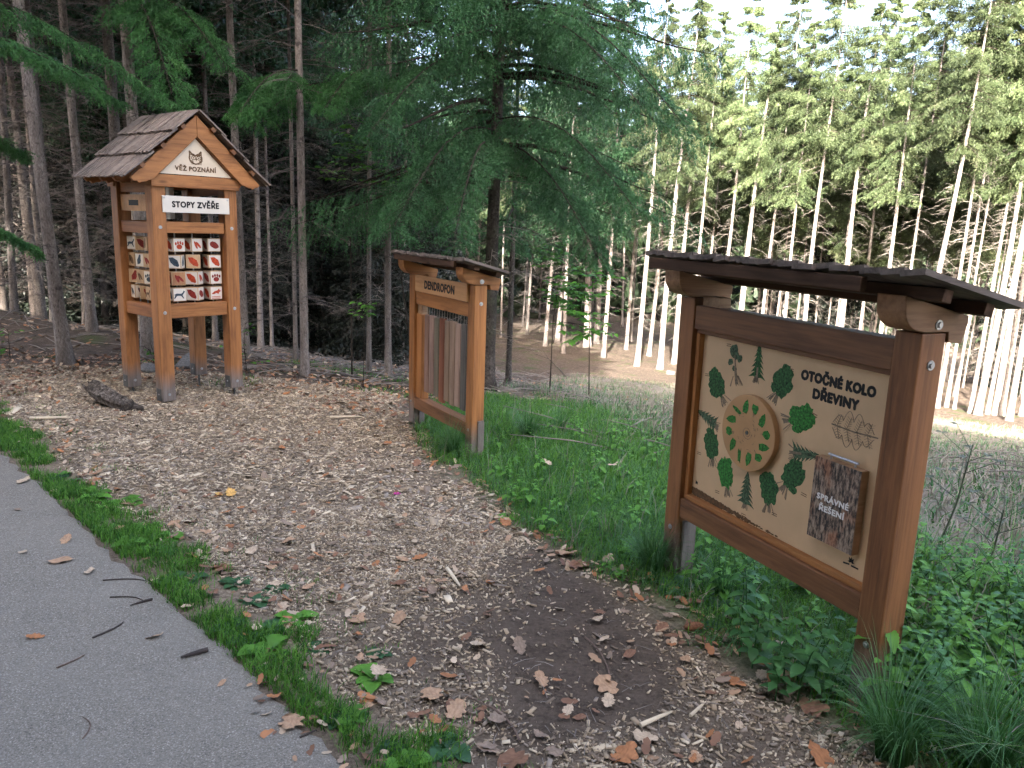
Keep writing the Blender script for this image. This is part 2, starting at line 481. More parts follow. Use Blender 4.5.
    for sx_ in (-1, 1):
        cx = ax + .002 + sx_ * .023; cz = 2.048
        rr = [(cx + .019 * math.cos(k * PI / 5), cz + .015 * math.sin(k * PI / 5)) for k in range(11)]
        stroke(owl, rr, .0055, y, th=.0014)
        poly(owl, blob(cx, cz, .007, .006, 8, 0), y, th=.0016)
        stroke(owl, [(cx - sx_ * .018, cz + .014), (cx + sx_ * .026, cz + .030)], .012, y, th=.0012)
        for k in range(5):
            stroke(owl, [(cx + sx_ * (.006 + .005 * k), cz - .02), (cx + sx_ * (.002 + .005 * k), cz - .042)], .003, y, th=.0011)
            stroke(owl, [(cx + sx_ * .025, cz + .012 - k * .008), (cx + sx_ * .036, cz + .008 - k * .008)], .003, y, th=.0013)
    poly(owl, [(ax - .006, 2.043), (ax + .010, 2.043), (ax + .002, 2.022)], y, th=.0017)
    stroke(owl, [(ax - .045, 1.998), (ax + .05, 1.998)], .004, y, th=.0009)
    owl.build('owl_emblem', 'brown_ink', g)
    # name strip
    s = MB().box((T - .035, -.012, 1.597), (W - T + .035, -.001, 1.732)).build('name_sign', 'white', t, bev=.002)
    text('lettering', 'STOPY ZVĚŘE', .066, W / 2 - .01, 1.642, -.0135, s, 'black', .0032, .42)
    for x in (T - .018, W - T + .018): bolt(s, (x, -.012, 1.715), (0, -1, 0), .005)
    # left side plate and inner drum
    s = MB().box((.03, .17, 1.60), (.042, .62, 1.735)).build('side_sign', 'sign_wood', t)
    MB().box((.0285, .30, 1.645), (.0299, .47, 1.69)).build('lettering', 'black', s)
    MB().box((W - .042, .17, 1.60), (W - .03, .62, 1.735)).build('side_sign', 'sign_wood', t)
    MB().box((T, D - .035, 1.60), (W - T, D - .023, 1.735)).build('back_sign', 'sign_wood', t)
    MB().tube([(W / 2 - .06, D / 2 + .05, 1.54), (W / 2 - .06, D / 2 + .05, 1.815)], [.075, .075], 24).build('drum', 'metal', t, smooth=False)
    # cubes: (column, row) -> turn, face, picture
    def picture(kind, w, y):
        m = MB()
        if kind == 'paw':
            poly(m, blob(0, -.012, .022, .017, 12, .05), y)
            for a in (-.026, -.009, .009, .026): poly(m, blob(a, .018 - abs(a) * .35, .0075, .0115, 8, 0), y)
        elif kind == 'hoof':
            for a in (-1, 1): poly(m, blob(a * .011, 0, .009, .03, 10, .04, rot=a * .16 + .6), y)
        elif kind == 'oval': poly(m, blob(0, 0, .034, .022, 16, .08, rot=-.5), y); 
        elif kind == 'leaf': poly(m, [(-.032, .028), (-.005, .030), (.024, .010), (.034, -.022), (.028, -.034), (.0, -.026), (-.022, -.004)], y)
        elif kind == 'bird':
            poly(m, [(-.022, -.03), (-.024, .0), (-.01, .018), (.0, .036), (.014, .038), (.017, .028), (.014, .014), (.018, -.004), (.008, -.024)], y)
        elif kind == 'deer':
            poly(m, [(-.038, .0), (-.02, .008), (.01, .006), (.022, .016), (.026, .028), (.036, .020), (.028, .010), (.018, -.004), (.030, -.028), (.022, -.026), (.008, -.008), (-.018, -.008), (-.034, -.028), (-.040, -.024), (-.030, -.006)], y)
        elif kind == 'fox':
            poly(m, [(-.03, .0), (-.012, .014), (.008, .018), (.02, .030), (.026, .02), (.036, .014), (.022, .006), (.016, -.008), (.0, .0), (-.018, -.008), (-.036, -.006)], y)
            for k in range(2): stroke(m, [(-.036, -.026 - .01 * k), (.03, -.026 - .01 * k)], .004, y)
        return m
    rows = [1.3285, 1.1865, 1.045, .9085]
    cols = [.243, .40, .575]
    spec = {(0, 0): (8, 'white', 'paw', 'red_ink'), (1, 0): (12, 'white', 'hoof', 'red_ink'), (2, 0): (-4, 'white', 'oval', 'dred_ink'),
            (0, 1): (48, 'white', 'bird', 'blue_ink'), (1, 1): (62, 'cube', 'leaf', 'red_ink'), (2, 1): (-3, 'white', 'leaf', 'red_ink'),
            (0, 2): (-10, 'cubedark', 'hoof', 'dred_ink'), (1, 2): (40, 'white', 'hoof', 'red_ink'), (2, 2): (2, 'white', 'paw', 'dred_ink'),
            (0, 3): (-8, 'white', 'deer', 'blue_ink'), (1, 3): (38, 'white', 'oval', 'dred_ink'), (2, 3): (-2, 'white', 'fox', 'red_ink')}
    h = .058
    MB().box((.195, .214, .762), (W - T, .226, 1.425)).build('gap_shade_panel', 'inside', t)  # added dark board, stands in for the shade between cube columns
    def cube(cx, cy, cz, turn, face, pic, ink, basez=0):
        M = Matrix.Translation((cx, cy, cz)) @ Matrix.Rotation(math.radians(turn) + basez, 4, 'Z')
        c = MB().box((-h, -h, -h), (h, h, h), M=M).build('picture_cube', 'cube', t, bev=.004)
        fm = MB()
        if face != 'cube':
            for k in range(4):
                Mk = M @ Matrix.Rotation(k * PI / 2, 4, 'Z')
                fm.box((-h + .006, -h - .0012, -h + .006), (h - .006, -h - .0002, h - .006), M=Mk)
            fm.build('cube_face', face, c)
        for k in (0, 1, 3):
            m = picture([pic, 'hoof', 'paw', 'leaf'][k], h, -h - .0014)
            me = m.mesh('track_picture'); me.transform(M @ Matrix.Rotation(k * PI / 2, 4, 'Z') @ Matrix.Diagonal((1.25, 1, 1.25, 1)))
            link('track_picture', me, ink, c)
    for (ci, ri), (turn, face, pic, ink) in spec.items():
        cube(cols[ci], .135, rows[ri], turn, face, pic, ink)
    k = 0
    for ci, cy in enumerate((.29, .43, .57)):
        for ri, cz in enumerate(rows):
            k += 1
            cube(.125, cy, cz, [-14, 6, 20, -5, 40, 9, 3, -22, 12, 0, 30, -8][k - 1], ['cube', 'white'][(k % 3 == 0)], ['leaf', 'bird', 'hoof', 'paw', 'deer'][k % 5], ['blue_ink', 'brown_ink', 'dred_ink'][k % 3], -PI / 2)
    for cx in cols: MB().tube([(cx, .135, .76), (cx, .135, 1.43)], [.006, .006], 8).build('rod', 'metal', t)
    for cy in (.29, .43, .57): MB().tube([(.125, cy, .76), (.125, cy, 1.43)], [.006, .006], 8).build('rod', 'metal', t)
    # roof: three overlapping courses of narrow boards on each slope
    rr = random.Random(3)
    y0, y1 = -.115, D + .115
    for sgn in (-1, 1):
        m = MB()
        tot = .84
        for c in range(3):
            s0, s1 = c * tot / 3 - (.03 if c else 0), (c + 1) * tot / 3 + .012
            y = y0
            while y < y1 - .012:
                wd = rr.uniform(.018, .034); ye = min(y + wd, y1)
                lift0 = .004 + rr.uniform(-.001, .002); lift1 = .026 + rr.uniform(-.003, .004); th = .013
                s1j = s1 + rr.uniform(-.010, .008)
                roll = rr.uniform(-.004, .004)
                vs = []
                for (s_, l_) in ((s0, lift0), (s1j, lift1)):
                    for (yy, rl) in ((y + .001, roll), (ye - .001, -roll)):
                        for q in (0, th):
                            n_ = l_ + q + rl
                            if c == 0 and s_ == s0: s_x = -.006 * sgn
                            vs.append((ax + sgn * (s_ * math.cos(slope) + n_ * math.sin(slope)), yy, az - s_ * math.sin(slope) + n_ * math.cos(slope)))
                m.add(vs, [(0, 1, 3, 2), (4, 6, 7, 5), (0, 4, 5, 1), (2, 3, 7, 6), (0, 2, 6, 4), (1, 5, 7, 3)])
                y = ye
        m.build('roof', 'roof_slope', t)
    cap = MB()
    return t
make_tower()

# ================================================================== two boards
def corbel(parent, x0, x1, zt, sl, mat, k=1.0):
    """scrolled bracket on top of a post, profile in (y,z)"""
    def top(v): return zt + .117 - sl * (v + .085)
    prof = []
    # rounded nose from top front down to the post
    for i in range(9):
        a = PI * .5 * i / 8
        prof.append((-.095 + .0 - .0 * i + .088 * (1 - math.cos(a)) * 1.0 - .0, zt + .085 - .078 * math.sin(a)))
    prof = [(-.098, top(-.098))] + prof + [(.0, zt + .004), (.113, zt + .004), (.118, zt - .030), (.182, zt - .036), (.2, zt + .03), (.2, top(.2))]
    return MB().prism(prof, 'x', x0, x1).build('corbel', mat, parent, bev=.003)

def plank_roof(parent, u0, u1, v0, v1, ztop, sl, seed):
    r = random.Random(seed); m = MB(); u = u0; k = 0
    while u < u1 - .02:
        w = r.uniform(.045, .085); ue = min(u + w, u1); j = r.uniform(-.014, .014); th = .018
        l0 = r.uniform(0, .004); lift = .010 if k % 2 else 0
        z0 = ztop - th - l0; dz = sl * (v1 - v0)
        tl = r.uniform(.004, .012)
        vs = [(u - .008, v0 + j, z0 - .0), (ue + .004, v0 + j + .004, z0 + tl), (ue + .004, v1 + j, z0 - dz + tl), (u - .008, v1 + j, z0 - dz)]
        vs += [(a, b, c + th) for a, b, c in vs]
        m.add(vs, [(0, 3, 2, 1), (4, 5, 6, 7), (0, 1, 5, 4), (1, 2, 6, 5), (2, 3, 7, 6), (3, 0, 4, 7)])
        u = ue; k += 1
    m.build('roof', 'roof_grey', parent)

def tree_picture(kind, s):
    """flat printed tree: returns list of (poly, mat)"""
    r = random.Random(kind * 13 + 5); out = []
    trunk = [(-.006, -.055), (.006, -.055), (.004, 0), (-.004, 0)]
    out.append((trunk, 1))
    for k in range(7):
        a = r.uniform(-.03, .03); out.append(([(a - .0015, -.062 + r.uniform(0, .01)), (a + .0015, -.06), (a * .4 + .001, -.03), (a * .4 - .001, -.03)], 1))
    if kind in (1, 10, 4, 7):      # conifers
        for k in range(6):
            w = (.042 if kind != 7 else .05) * (1 - k / 8); z = -.035 + k * .019
            out.append(([(-w * r.uniform(.85, 1.1), z - .006), (-w * .5, z), (0, z - .004), (w * .5, z), (w * r.uniform(.85, 1.1), z - .007), (w * .35, z + .018), (0, z + .03), (-w * .35, z + .018)], 0))
    elif kind == 0:
        for (a, b, c) in ((0, .045, .02), (.022, .018, .012), (-.018, .012, .011), (.008, .028, .012), (-.004, -.008, .01)):
            out.append((blob(a, b, c, c * .9, 14, .22, seed=kind + int(b * 999)), 0))
        out.append(([(-.003, -.02), (.003, -.02), (.006, .03), (.002, .03)], 1))
    else:
        out.append((blob(0, .012, .034, .046, 30, .16, seed=kind), 0))
        for k in range(6):
            a = r.uniform(-.026, .026); b = r.uniform(-.02, .05)
            out.append((blob(a, b, .014, .013, 12, .25, seed=kind * 31 + k), 0))
    return out

BX, BY, BYAW, BL, BTX, BTY, BZT = 1.273, 2.434, -1.139, 1.242, .10, .11, 1.307
def make_board():
    t = empty('tree_wheel_board', (BX, BY, 0), BYAW,
              'large framed wooden board with round turning disc and printed trees, nearest of the three', 'information board')
    L, tx, ty, zt = BL, BTX, BTY, BZT
    for x0 in (-L, -tx):
        p = MB().box((x0, 0, -.15), (x0 + tx, ty, zt)).build('post', 'brown_post', t, bev=.005)
        if x0 == -tx:
            bolt(p, (0, .056, 1.205), (1, 0, 0), .012); bolt(p, (0, .05, .10), (1, 0, 0), .012)
        bolt(p, (x0 + tx * .5, 0, .22), (0, -1, 0), .009); bolt(p, (x0 + tx * .5, 0, .055), (0, -1, 0), .009)
        MB().box((x0 + tx + .001 if x0 == -L else x0 - .016, .03, -.1), (x0 + tx + .016 if x0 == -L else x0 - .001, .1, .262)).build('ground_anchor', 'grey_wood', p)
        c = corbel(t, x0 - .004, x0 + tx + .004, zt, .22, 'corbel')
        if x0 == -tx: bolt(c, (.004, .063, zt + .028), (1, 0, 0), .012)
    MB().box((-L + tx + .002, .006, 1.172), (-tx - .002, .085, 1.276)).build('top_rail', 'brown_x', t, bev=.004)
    MB().box((-L + tx + .002, .006, .287), (-tx - .002, .085, .378)).build('bottom_rail', 'brown_x', t, bev=.004)
    for zc in (1.283,):
        MB().box((-L + tx + .02, .03, 1.2765), (-L + tx + .13, .09, 1.318)).build('spacer_block', 'pale_y', t)
    # inner trim
    MB().box((-L + tx + .002, .022, .3785), (-tx - .002, .075, .402)).build('trim', 'stain_x', t, bev=.003)
    MB().box((-L + tx + .002, .022, 1.152), (-tx - .002, .075, 1.1715)).build('trim', 'brown_x', t, bev=.003)
    MB().box((-L + tx + .002, .022, .4025), (-L + tx + .026, .075, 1.1515)).build('trim', 'stain_z', t, bev=.003)
    MB().box((-tx - .018, .022, .4025), (-tx - .002, .075, 1.1515)).build('trim', 'stain_z', t, bev=.003)
    pn = MB().box((-L + tx + .027, .048, .403), (-tx - .019, .062, 1.151)).build('panel', 'panel', t)
    PY = .0478
    text('lettering', 'OTOČNÉ KOLO', .049, -.354, 1.062, PY, pn, 'black', .0036, .346)
    text('lettering', 'DŘEVINY', .049, -.354, 1.002, PY, pn, 'black', .0036, .215)
    # disc
    dx, dz, dr = -.757, .79, .1585
    d = MB(); d.tube([(dx, .047, dz), (dx, .020, dz)], [dr, dr], 72); dd = d.build('turning_disc', 'disc', t, bev=.003)
    pc = MB(); y = .0198
    for k in range(12):
        a = 2 * PI * k / 12 + .2; r_ = .108
        pts = [(-.008, -.018), (-.011, -.004), (-.008, .010), (0, .022), (.008, .010), (.011, -.004), (.008, -.018)] if k % 2 else blob(0, .004, .011, .014, 12, .25, seed=k)
        if k in (4, 8): pts = blob(0, .004, .007, .02, 10, .3, seed=k)
        poly(pc, xf(pts, dx + r_ * math.cos(a), dz + r_ * math.sin(a), a - PI / 2 + (.5 if k % 3 else -.4), 1.5), y)
        stroke(pc, xf([(0, -.03), (0, -.01)], dx + r_ * math.cos(a), dz + r_ * math.sin(a), a - PI / 2), .0022, y, 1)
    for q in range(30):
        a = random.uniform(0, 2 * PI); r_ = random.uniform(.04, .09)
        if q % 2: stroke(pc, xf([(0, 0), (0, .012)], dx + r_ * math.cos(a), dz + r_ * math.sin(a), a), .0016, y, 1)
    sp_ = [(dx + (.006 + .0011 * k) * math.cos(k * .6), dz + (.006 + .0011 * k) * math.sin(k * .6)) for k in range(22)]
    stroke(pc, sp_, .0016, y, 1)
    pc.build('leaf_pictures', ['greenB', 'grey_ink'], dd)
    MB().tube([(dx, .0195, dz), (dx, .0165, dz)], [.008, .007], 14).build('hub', 'dark_metal', dd)
    # printed trees
    spots = [(-.9, 1.045), (-.763, 1.062), (-.623, 1.015), (-.517, .905), (-.482, .777), (-.522, .668), (-.628, .57), (-.76, .52), (-.893, .553), (-1.002, .655), (-1.03, .775), (-.995, .93)]
    mats = ['greenC', 'greenA', 'greenA', 'greenB', 'greenC', 'greenA', 'greenA', 'greenC', 'greenB', 'greenA', 'greenC', 'greenA']
    for k, (x, z) in enumerate(spots):
        m = MB(); a = math.radians([15, 0, -22, -70, -80, -35, 8, 0, 22, 14, 75, 42][k])
        for pl, mi in tree_picture(k, 1): poly(m, xf(pl, x, z, a, 1.12 if k in (1, 4, 7, 10) else 1.45), PY, mi, th=.0006 + .0003 * random.random())
        # two tiny caption lines
        for q in (0, 1):
            stroke(m, xf([(-.016, 0), (.012, 0)], x + (x - dx) * .33, z + (z - dz) * .33 - q * .008, a * .15), .0028, PY, 2, th=.0005)
        m.build('tree_picture', [mats[k], 'grey_ink', 'brown_ink'], pn)
    # oak leaf drawing
    m = MB(); cx, cz = -.255, .925
    stroke(m, [(cx - .10, cz + .002), (cx, cz - .003), (cx + .105, cz + .001)], .005, PY)
    for sgn in (1, -1):
        lobes = []
        for i in range(61):
            q = i / 60; lob = abs(math.sin(q * PI * 4.0)) ** .8
            lobes.append((cx - .095 + q * .185, cz + sgn * (.010 + (.058 * math.sin(PI * min(1, q * 1.02)) ** .7) * (.35 + .65 * lob))))
        stroke(m, lobes, .0022, PY)
        for k in range(4):
            bx = cx - .075 + k * .045
            stroke(m, [(bx, cz), (bx + .016, cz + sgn * .045)], .002, PY)
            for q in range(5): stroke(m, [(bx + .003 * q, cz + sgn * .009 * q), (bx + .003 * q - .013, cz + sgn * (.009 * q + .009))], .0012, PY); stroke(m, [(bx + .003 * q, cz + sgn * .009 * q), (bx + .003 * q + .016, cz + sgn * (.009 * q + .005))], .0012, PY)
    m.build('oak_leaf_drawing', 'grey_ink', pn)
    # burnt grass band lower left, small emblems
    m = MB()
    for k in range(520):
        x = -1.11 + abs(random.gauss(0, .20)); h_ = random.uniform(.002, .020) * max(.2, 1 - (x + 1.1) / .5)
        if x > -.55: continue
        z = .404 + random.uniform(0, .030) * max(.15, 1 - (x + 1.1) / .5)
        poly(m, blob(x, z + .004, random.uniform(.004, .013), random.uniform(.003, .007), 7, .4, seed=k), PY, th=.0004 + .0004 * random.random())
    m.build('burnt_grass_print', 'brown_ink', pn)
    for ex, ez in ((-.195, .455), (-1.085, .462)):
        m = MB(); s_ = .016 if ex > -.5 else .012
        for a in (-.6, 0, .6): poly(m, xf([(0, 0), (-.005, .008), (0, .02), (.005, .008)], ex, ez, a, s_ / .016), PY)
        for a in (-1.5, 1.5): poly(m, xf([(0, 0), (-.004, .006), (0, .015), (.004, .006)], ex, ez, a, s_ / .016), PY)
        if ex > -.5:
            stroke(m, [(ex - .034, ez - .014), (ex - .006, ez - .010)], .006, PY); stroke(m, [(ex + .002, ez - .012), (ex + .034, ez - .012)], .006, PY)
        m.build('maker_emblem', 'black', pn)
    # hinged bark flap
    f = MB().box((-.375, .010, .497), (-.165, .044, .806)).build('answer_flap', 'pale_y', t, bev=.002)
    MB().box((-.374, .0085, .498), (-.166, .0098, .805)).build('bark_cover', 'barkprint', f)
    text('lettering', 'SPRÁVNÉ', .030, -.274, .652, .0080, f, 'whitetext', .0011, .146)
    text('lettering', 'ŘEŠENÍ', .030, -.274, .612, .0080, f, 'whitetext', .0011, .116)
    hb = MB().tube([(-.332, .028, .822), (-.198, .028, .822)], [.0045, .0045], 10)
    for x in (-.32, -.21): hb.tube([(x, .028, .806), (x, .028, .823)], [.004, .004], 8)
    hb.build('hinge_rod', 'metal', f)
    # roof
    for v in (-.05, .145):
        zz = 1.502 - .22 * (v + .203) - .034
        MB().box((-L - .03, -.02, -.0195), (.105, .02, .0195), M=Matrix.Translation((0, v, zz)) @ Matrix.Rotation(-math.atan(.22), 4, 'X')).build('batten', 'fascia', t, bev=.002)
    MB().box((-L + .01, -.196, 1.432), (-.085, -.168, 1.478)).build('fascia', 'fascia', t, bev=.003)
    plank_roof(t, -L - .008, .125, -.205, .262, 1.506, .22, 5)
    return t
make_board()

DX, DY, DYAW, DL, DTX, DTY, DZT = -.271, 5.299, -1.024, 1.09, .098, .095, 1.185
def make_dendrophone():
    t = empty('wood_xylophone_board', (DX, DY, 0), DYAW,
              'small roofed wooden frame with a row of hanging sounding bars, middle of the three boards', 'xylophone board')
    L, tx, ty, zt = DL, DTX, DTY, DZT
    for x0 in (-L, -tx):
        p = MB().box((x0, 0, -.15), (x0 + tx, ty, zt)).build('post', 'stain_post', t, bev=.005)
        if x0 == -tx: bolt(p, (0, .05, 1.06), (1, 0, 0), .010)
        bolt(p, (x0 + tx * .5, 0, .17), (0, -1, 0), .008)
        MB().box((x0 + tx + .001, .045, -.1), (x0 + tx + .014, .092, .24)).build('ground_anchor', 'grey_wood', p)
        c = corbel(t, x0 - .004, x0 + tx + .004, zt, .26, 'stain_y')
        if x0 == -tx: bolt(c, (.004, .05, zt + .025), (1, 0, 0), .012)
    MB().box((-L + tx + .002, .012, .960), (-tx - .002, .08, 1.058)).build('top_rail', 'stain_x', t, bev=.004)
    MB().box((-L + tx + .002, .004, .122), (-tx - .002, .092, .213)).build('bottom_rail', 'brown_x', t, bev=.004)
    s = MB().box((-.935, -.022, 1.068), (-.078, -.002, 1.192)).build('name_sign', 'sign_wood', t, bev=.003)
    text('lettering', 'DENDROFON', .082, -.51, 1.102, -.0232, s, 'black', .0038, .50)
    MB().box((-L + tx + .002, .02, .2135), (-L + tx + .10, .085, .885)).build('stile', 'stain_z', t, bev=.004)
    MB().box((-L + tx + .002, .03, .887), (-L + tx + .085, .08, .958)).build('spacer_block', 'pale_y', t)
    # hanging bars of different woods
    cols = [((.25, .15, .11), (.16, .09, .06)), ((.30, .20, .16), (.2, .12, .09)), ((.15, .13, .09), (.08, .07, .05)), ((.20, .075, .04), (.12, .04, .02)),
            ((.22, .15, .10), (.12, .08, .05)), ((.27, .19, .13), (.16, .10, .07)), ((.31, .21, .16), (.2, .13, .09)), ((.11, .10, .085), (.05, .045, .04))]
    for k, (a, b) in enumerate(cols):
        MT['bar%d' % k] = wood('sounding_bar_wood_%s' % 'abcdefgh'[k], a, b, 'z', rough=.7, knots=False)
        x = -.865 + k * .088
        bar = MB().box((x, .03, .275 + random.uniform(-.02, .01) + (.02 if k in (1,) else 0)), (x + .074, .056, .888 + .008 * (k % 2))).build('sounding_bar', 'bar%d' % k, t, bev=.004)
        st = MB()
        for q in (.018, .056): st.tube([(x + q, .043, .887), (x + q + .006, .043, .959)], [.003, .003], 6)
        st.build('cord', 'deadwood', bar)
    for v in (-.04, .12):
        zz = 1.366 - .26 * (v + .13) - .034
        MB().box((-L - .0, -.018, -.017), (.10, .018, .017), M=Matrix.Translation((0, v, zz)) @ Matrix.Rotation(-math.atan(.26), 4, 'X')).build('batten', 'fascia', t, bev=.002)
    MB().box((-L + .0, -.136, 1.302), (-.06, -.112, 1.344)).build('fascia', 'fascia', t, bev=.003)
    plank_roof(t, -L - .01, .125, -.145, .20, 1.368, .26, 9)
    return t
make_dendrophone()
# ================================================================== light
SUN_EL, SUN_AZ = math.radians(34), math.radians(190)      # azimuth clockwise from +y
to_sun = Vector((math.sin(SUN_AZ) * math.cos(SUN_EL), math.cos(SUN_AZ) * math.cos(SUN_EL), math.sin(SUN_EL)))
w = bpy.data.worlds.new('World'); sc.world = w; w.use_nodes = True
sky = w.node_tree.nodes.new('ShaderNodeTexSky'); sky.sky_type = 'NISHITA'; sky.sun_disc = False
sky.sun_elevation = SUN_EL; sky.sun_rotation = SUN_AZ; sky.dust_density = 6.0; sky.air_density = .75; sky.ozone_density = 0.0
bg = w.node_tree.nodes['Background']; bg.inputs[1].default_value = .15
w.node_tree.links.new(sky.outputs[0], bg.inputs[0])
sl = bpy.data.lights.new('sun', 'SUN'); sl.energy = 4.0; sl.angle = math.radians(.5); sl.color = (1, .95, .86)
so = bpy.data.objects.new('sun', sl); COL.objects.link(so)
so.rotation_euler = (-to_sun).to_track_quat('-Z', 'Y').to_euler()
sc.view_settings.view_transform = 'Standard'; sc.view_settings.look = 'None'
sc.view_settings.exposure = 3.22; sc.view_settings.gamma = 1
sc.render.engine = 'CYCLES'
sc.cycles.use_adaptive_sampling = True; sc.cycles.adaptive_threshold = .03; sc.cycles.adaptive_min_samples = 24
sc.cycles.max_bounces = 4; sc.cycles.diffuse_bounces = 2; sc.cycles.glossy_bounces = 2; sc.cycles.transmission_bounces = 3; sc.cycles.transparent_max_bounces = 4
sc.cycles.caustics_reflective = False; sc.cycles.caustics_refractive = False
sc.cycles.sample_clamp_indirect = 6
sc.cycles.use_denoising = True
sc.cycles.time_limit = 900

# ================================================================== zones
CHIP = np.array([(-16, 16.5), (-8.5, 8.8), (-5.3, 8.1), (-2.56, 8.2), (-1.1, 7.7), (-.80, 6.3), (-.56, 5.26), (-.05, 4.32), (.36, 3.59), (.70, 3.22), (1.02, 2.62), (1.32, 2.10), (2.1, 1.2), (3.0, -.3), (2.2, -.6), (-16.4, 18.0)])
def inside(P, x, y):
    r = np.zeros(np.shape(x), bool); n = len(P)
    for i in range(n):
        x1, y1 = P[i]; x2, y2 = P[(i + 1) % n]
        c = ((y1 > y) != (y2 > y)) & (x < (x2 - x1) * (y - y1) / ((y2 - y1) or 1e-9) + x1)
        r ^= c
    return r
def edge_dist(P, x, y):
    d = np.full(np.shape(x), 1e9); n = len(P)
    for i in range(n):
        a = P[i]; b = P[(i + 1) % n]; ab = b - a
        t = np.clip(((x - a[0]) * ab[0] + (y - a[1]) * ab[1]) / (ab @ ab), 0, 1)
        d = np.minimum(d, np.hypot(x - a[0] - t * ab[0], y - a[1] - t * ab[1]))
    return np.where(inside(P, x, y), d, -d)
def vnoise(x, y, s, seed=0):
    """cheap smooth noise 0..1"""
    r = np.random.default_rng(seed); v = 0
    for k in range(7):
        a, b, c = r.uniform(-1, 1), r.uniform(-1, 1), r.uniform(0, 6.3)
        n_ = math.hypot(a, b); f = s * (.6 + .28 * k)
        v = v + np.sin((a / n_ * x + b / n_ * y) * f + c)
    return np.clip(.5 + v / 7, 0, 1)
def verge_w(x):            # width of the grass strip measured in x + y
    return .38 + .07 * np.sin(x * 3.1) + .05 * np.sin(x * 7.3 + 1)
def asph(x, y):            # > 0 on the asphalt
    return 1.615 - (x + y) + .02 * np.sin(x * 4.1) + .012 * np.sin(x * 11.)
def soil(x, y):            # bare trodden earth
    P = hitsoil
    d = edge_dist(P, x, y)
    return np.clip(.5 + d * 2.2 + (vnoise(x, y, 5, 3) - .5) * .9, 0, 1)
hitsoil = np.array([hit(*p)[:2] for p in ((560, 530), (640, 585), (740, 700), (790, 768), (700, 768), (560, 768), (500, 768), (440, 700), (430, 640), (500, 570))])

# ground sheet
def axis(n, half, near):
    u = np.linspace(-1, 1, n); k = math.asinh(half / near * .5) * 1.0
    return near * np.sinh(u * math.asinh(half / near))
gx = axis(300, 230, 2.6); gy = axis(330, 230, 2.9) + 3.2
X, Y = np.meshgrid(gx, gy); Z = terrain(X, Y)
Z = Z + .004 * (vnoise(X, Y, 9, 5) - .5) * (asph(X, Y) < -.05)
nx_, ny_ = len(gx), len(gy)
V = np.stack([X.ravel(), Y.ravel(), Z.ravel()], 1)
i = np.arange(nx_ * ny_).reshape(ny_, nx_)
F = np.stack([i[:-1, :-1], i[:-1, 1:], i[1:, 1:], i[1:, :-1]], -1).reshape(-1, 4)
gme = me_np('ground', V, None, F)
ca = gme.color_attributes.new('zone', 'FLOAT_COLOR', 'POINT')
xx, yy = V[:, 0], V[:, 1]
chipd = edge_dist(CHIP, xx, yy)
t_ = .45 * xx + .89 * yy
chipm = np.clip(.5 + chipd * 3, 0, 1)
soilm = soil(xx, yy)
# right of this line the wood opens into a dry meadow
clear = (xx + yy > 2.6) * np.clip((xx - (-.9 + (yy - 5) * .12)) * .9, 0, 1) * np.clip((26 - t_) / 3, 0, 1)
green = (xx + yy > 2.6) * np.clip(1 - np.clip((xx - 1.1) * 1.2, 0, 1) * (-chipd - .7) * 1.6, 0, 1) * clear * np.clip(.95 - (-chipd - 1.6) * .8 + (vnoise(xx, yy, 2.2, 8) - .5) * 1.2, 0, 1)
ca.data.foreach_set('color', np.stack([chipm, soilm, clear, green], 1).astype(np.float32).ravel())

def ground_mat():
    m, nt, nd, lk, bs = newmat('ground_soil')
    at = N(nt, 'ShaderNodeAttribute', attribute_name='zone')
    se = N(nt, 'ShaderNodeSeparateColor'); lk.new(at.outputs['Color'], se.inputs[0])
    o = mapped(nt)
    f1, f2, f3 = noise(nt, o, 60, 5, .7), noise(nt, o, 9, 5, .7), noise(nt, o, 1.3, 4)
    chip = ramp(nt, f1, [(.3, (.11, .085, .062)), (.5, (.22, .175, .125)), (.7, (.36, .30, .22))])
    chip = mix(nt, ramp(nt, f2, [(.42, 0.), (.62, .65)]), chip, (.13, .10, .075))
    earth = ramp(nt, f1, [(.3, (.045, .034, .027)), (.55, (.085, .066, .052)), (.75, (.16, .13, .105))])
    earth = mix(nt, ramp(nt, f2, [(.4, 0.), (.6, .6)]), earth, (.12, .095, .075))
    litter = ramp(nt, f2, [(.3, (.045, .036, .03)), (.5, (.10, .075, .058)), (.68, (.18, .14, .11))])
    litter = mix(nt, ramp(nt, f3, [(.56, 0.), (.66, .75)]), litter, (.055, .085, .025))
    litter = mix(nt, ramp(nt, f1, [(.4, .5), (.6, 0.)]), litter, (.03, .025, .02))
    dry = ramp(nt, f2, [(.3, (.10, .085, .07)), (.5, (.20, .175, .145)), (.7, (.31, .28, .24))])
    dry = mix(nt, ramp(nt, f3, [(.5, 0.), (.7, .5)]), dry, (.11, .13, .06))
    grn = ramp(nt, f2, [(.3, (.04, .075, .02)), (.7, (.08, .14, .04))])
    c = mix(nt, se.outputs[2], litter, dry)
    c = mix(nt, at.outputs['Alpha'], c, grn)
    c = mix(nt, se.outputs[0], c, chip)
    sm = N(nt, 'ShaderNodeMath', operation='MULTIPLY'); lk.new(se.outputs[0], sm.inputs[0]); lk.new(se.outputs[1], sm.inputs[1])
    c = mix(nt, sm.outputs[0], c, earth)
    lk.new(c, bs.inputs['Base Color']); bs.inputs['Roughness'].default_value = .95; bs.inputs['Specular IOR Level'].default_value = .1
    bump(nt, bs, f1, .8, .015)
    return m
MT['ground'] = ground_mat()
tag(link('ground', gme, 'ground', smooth=True), kind='structure')

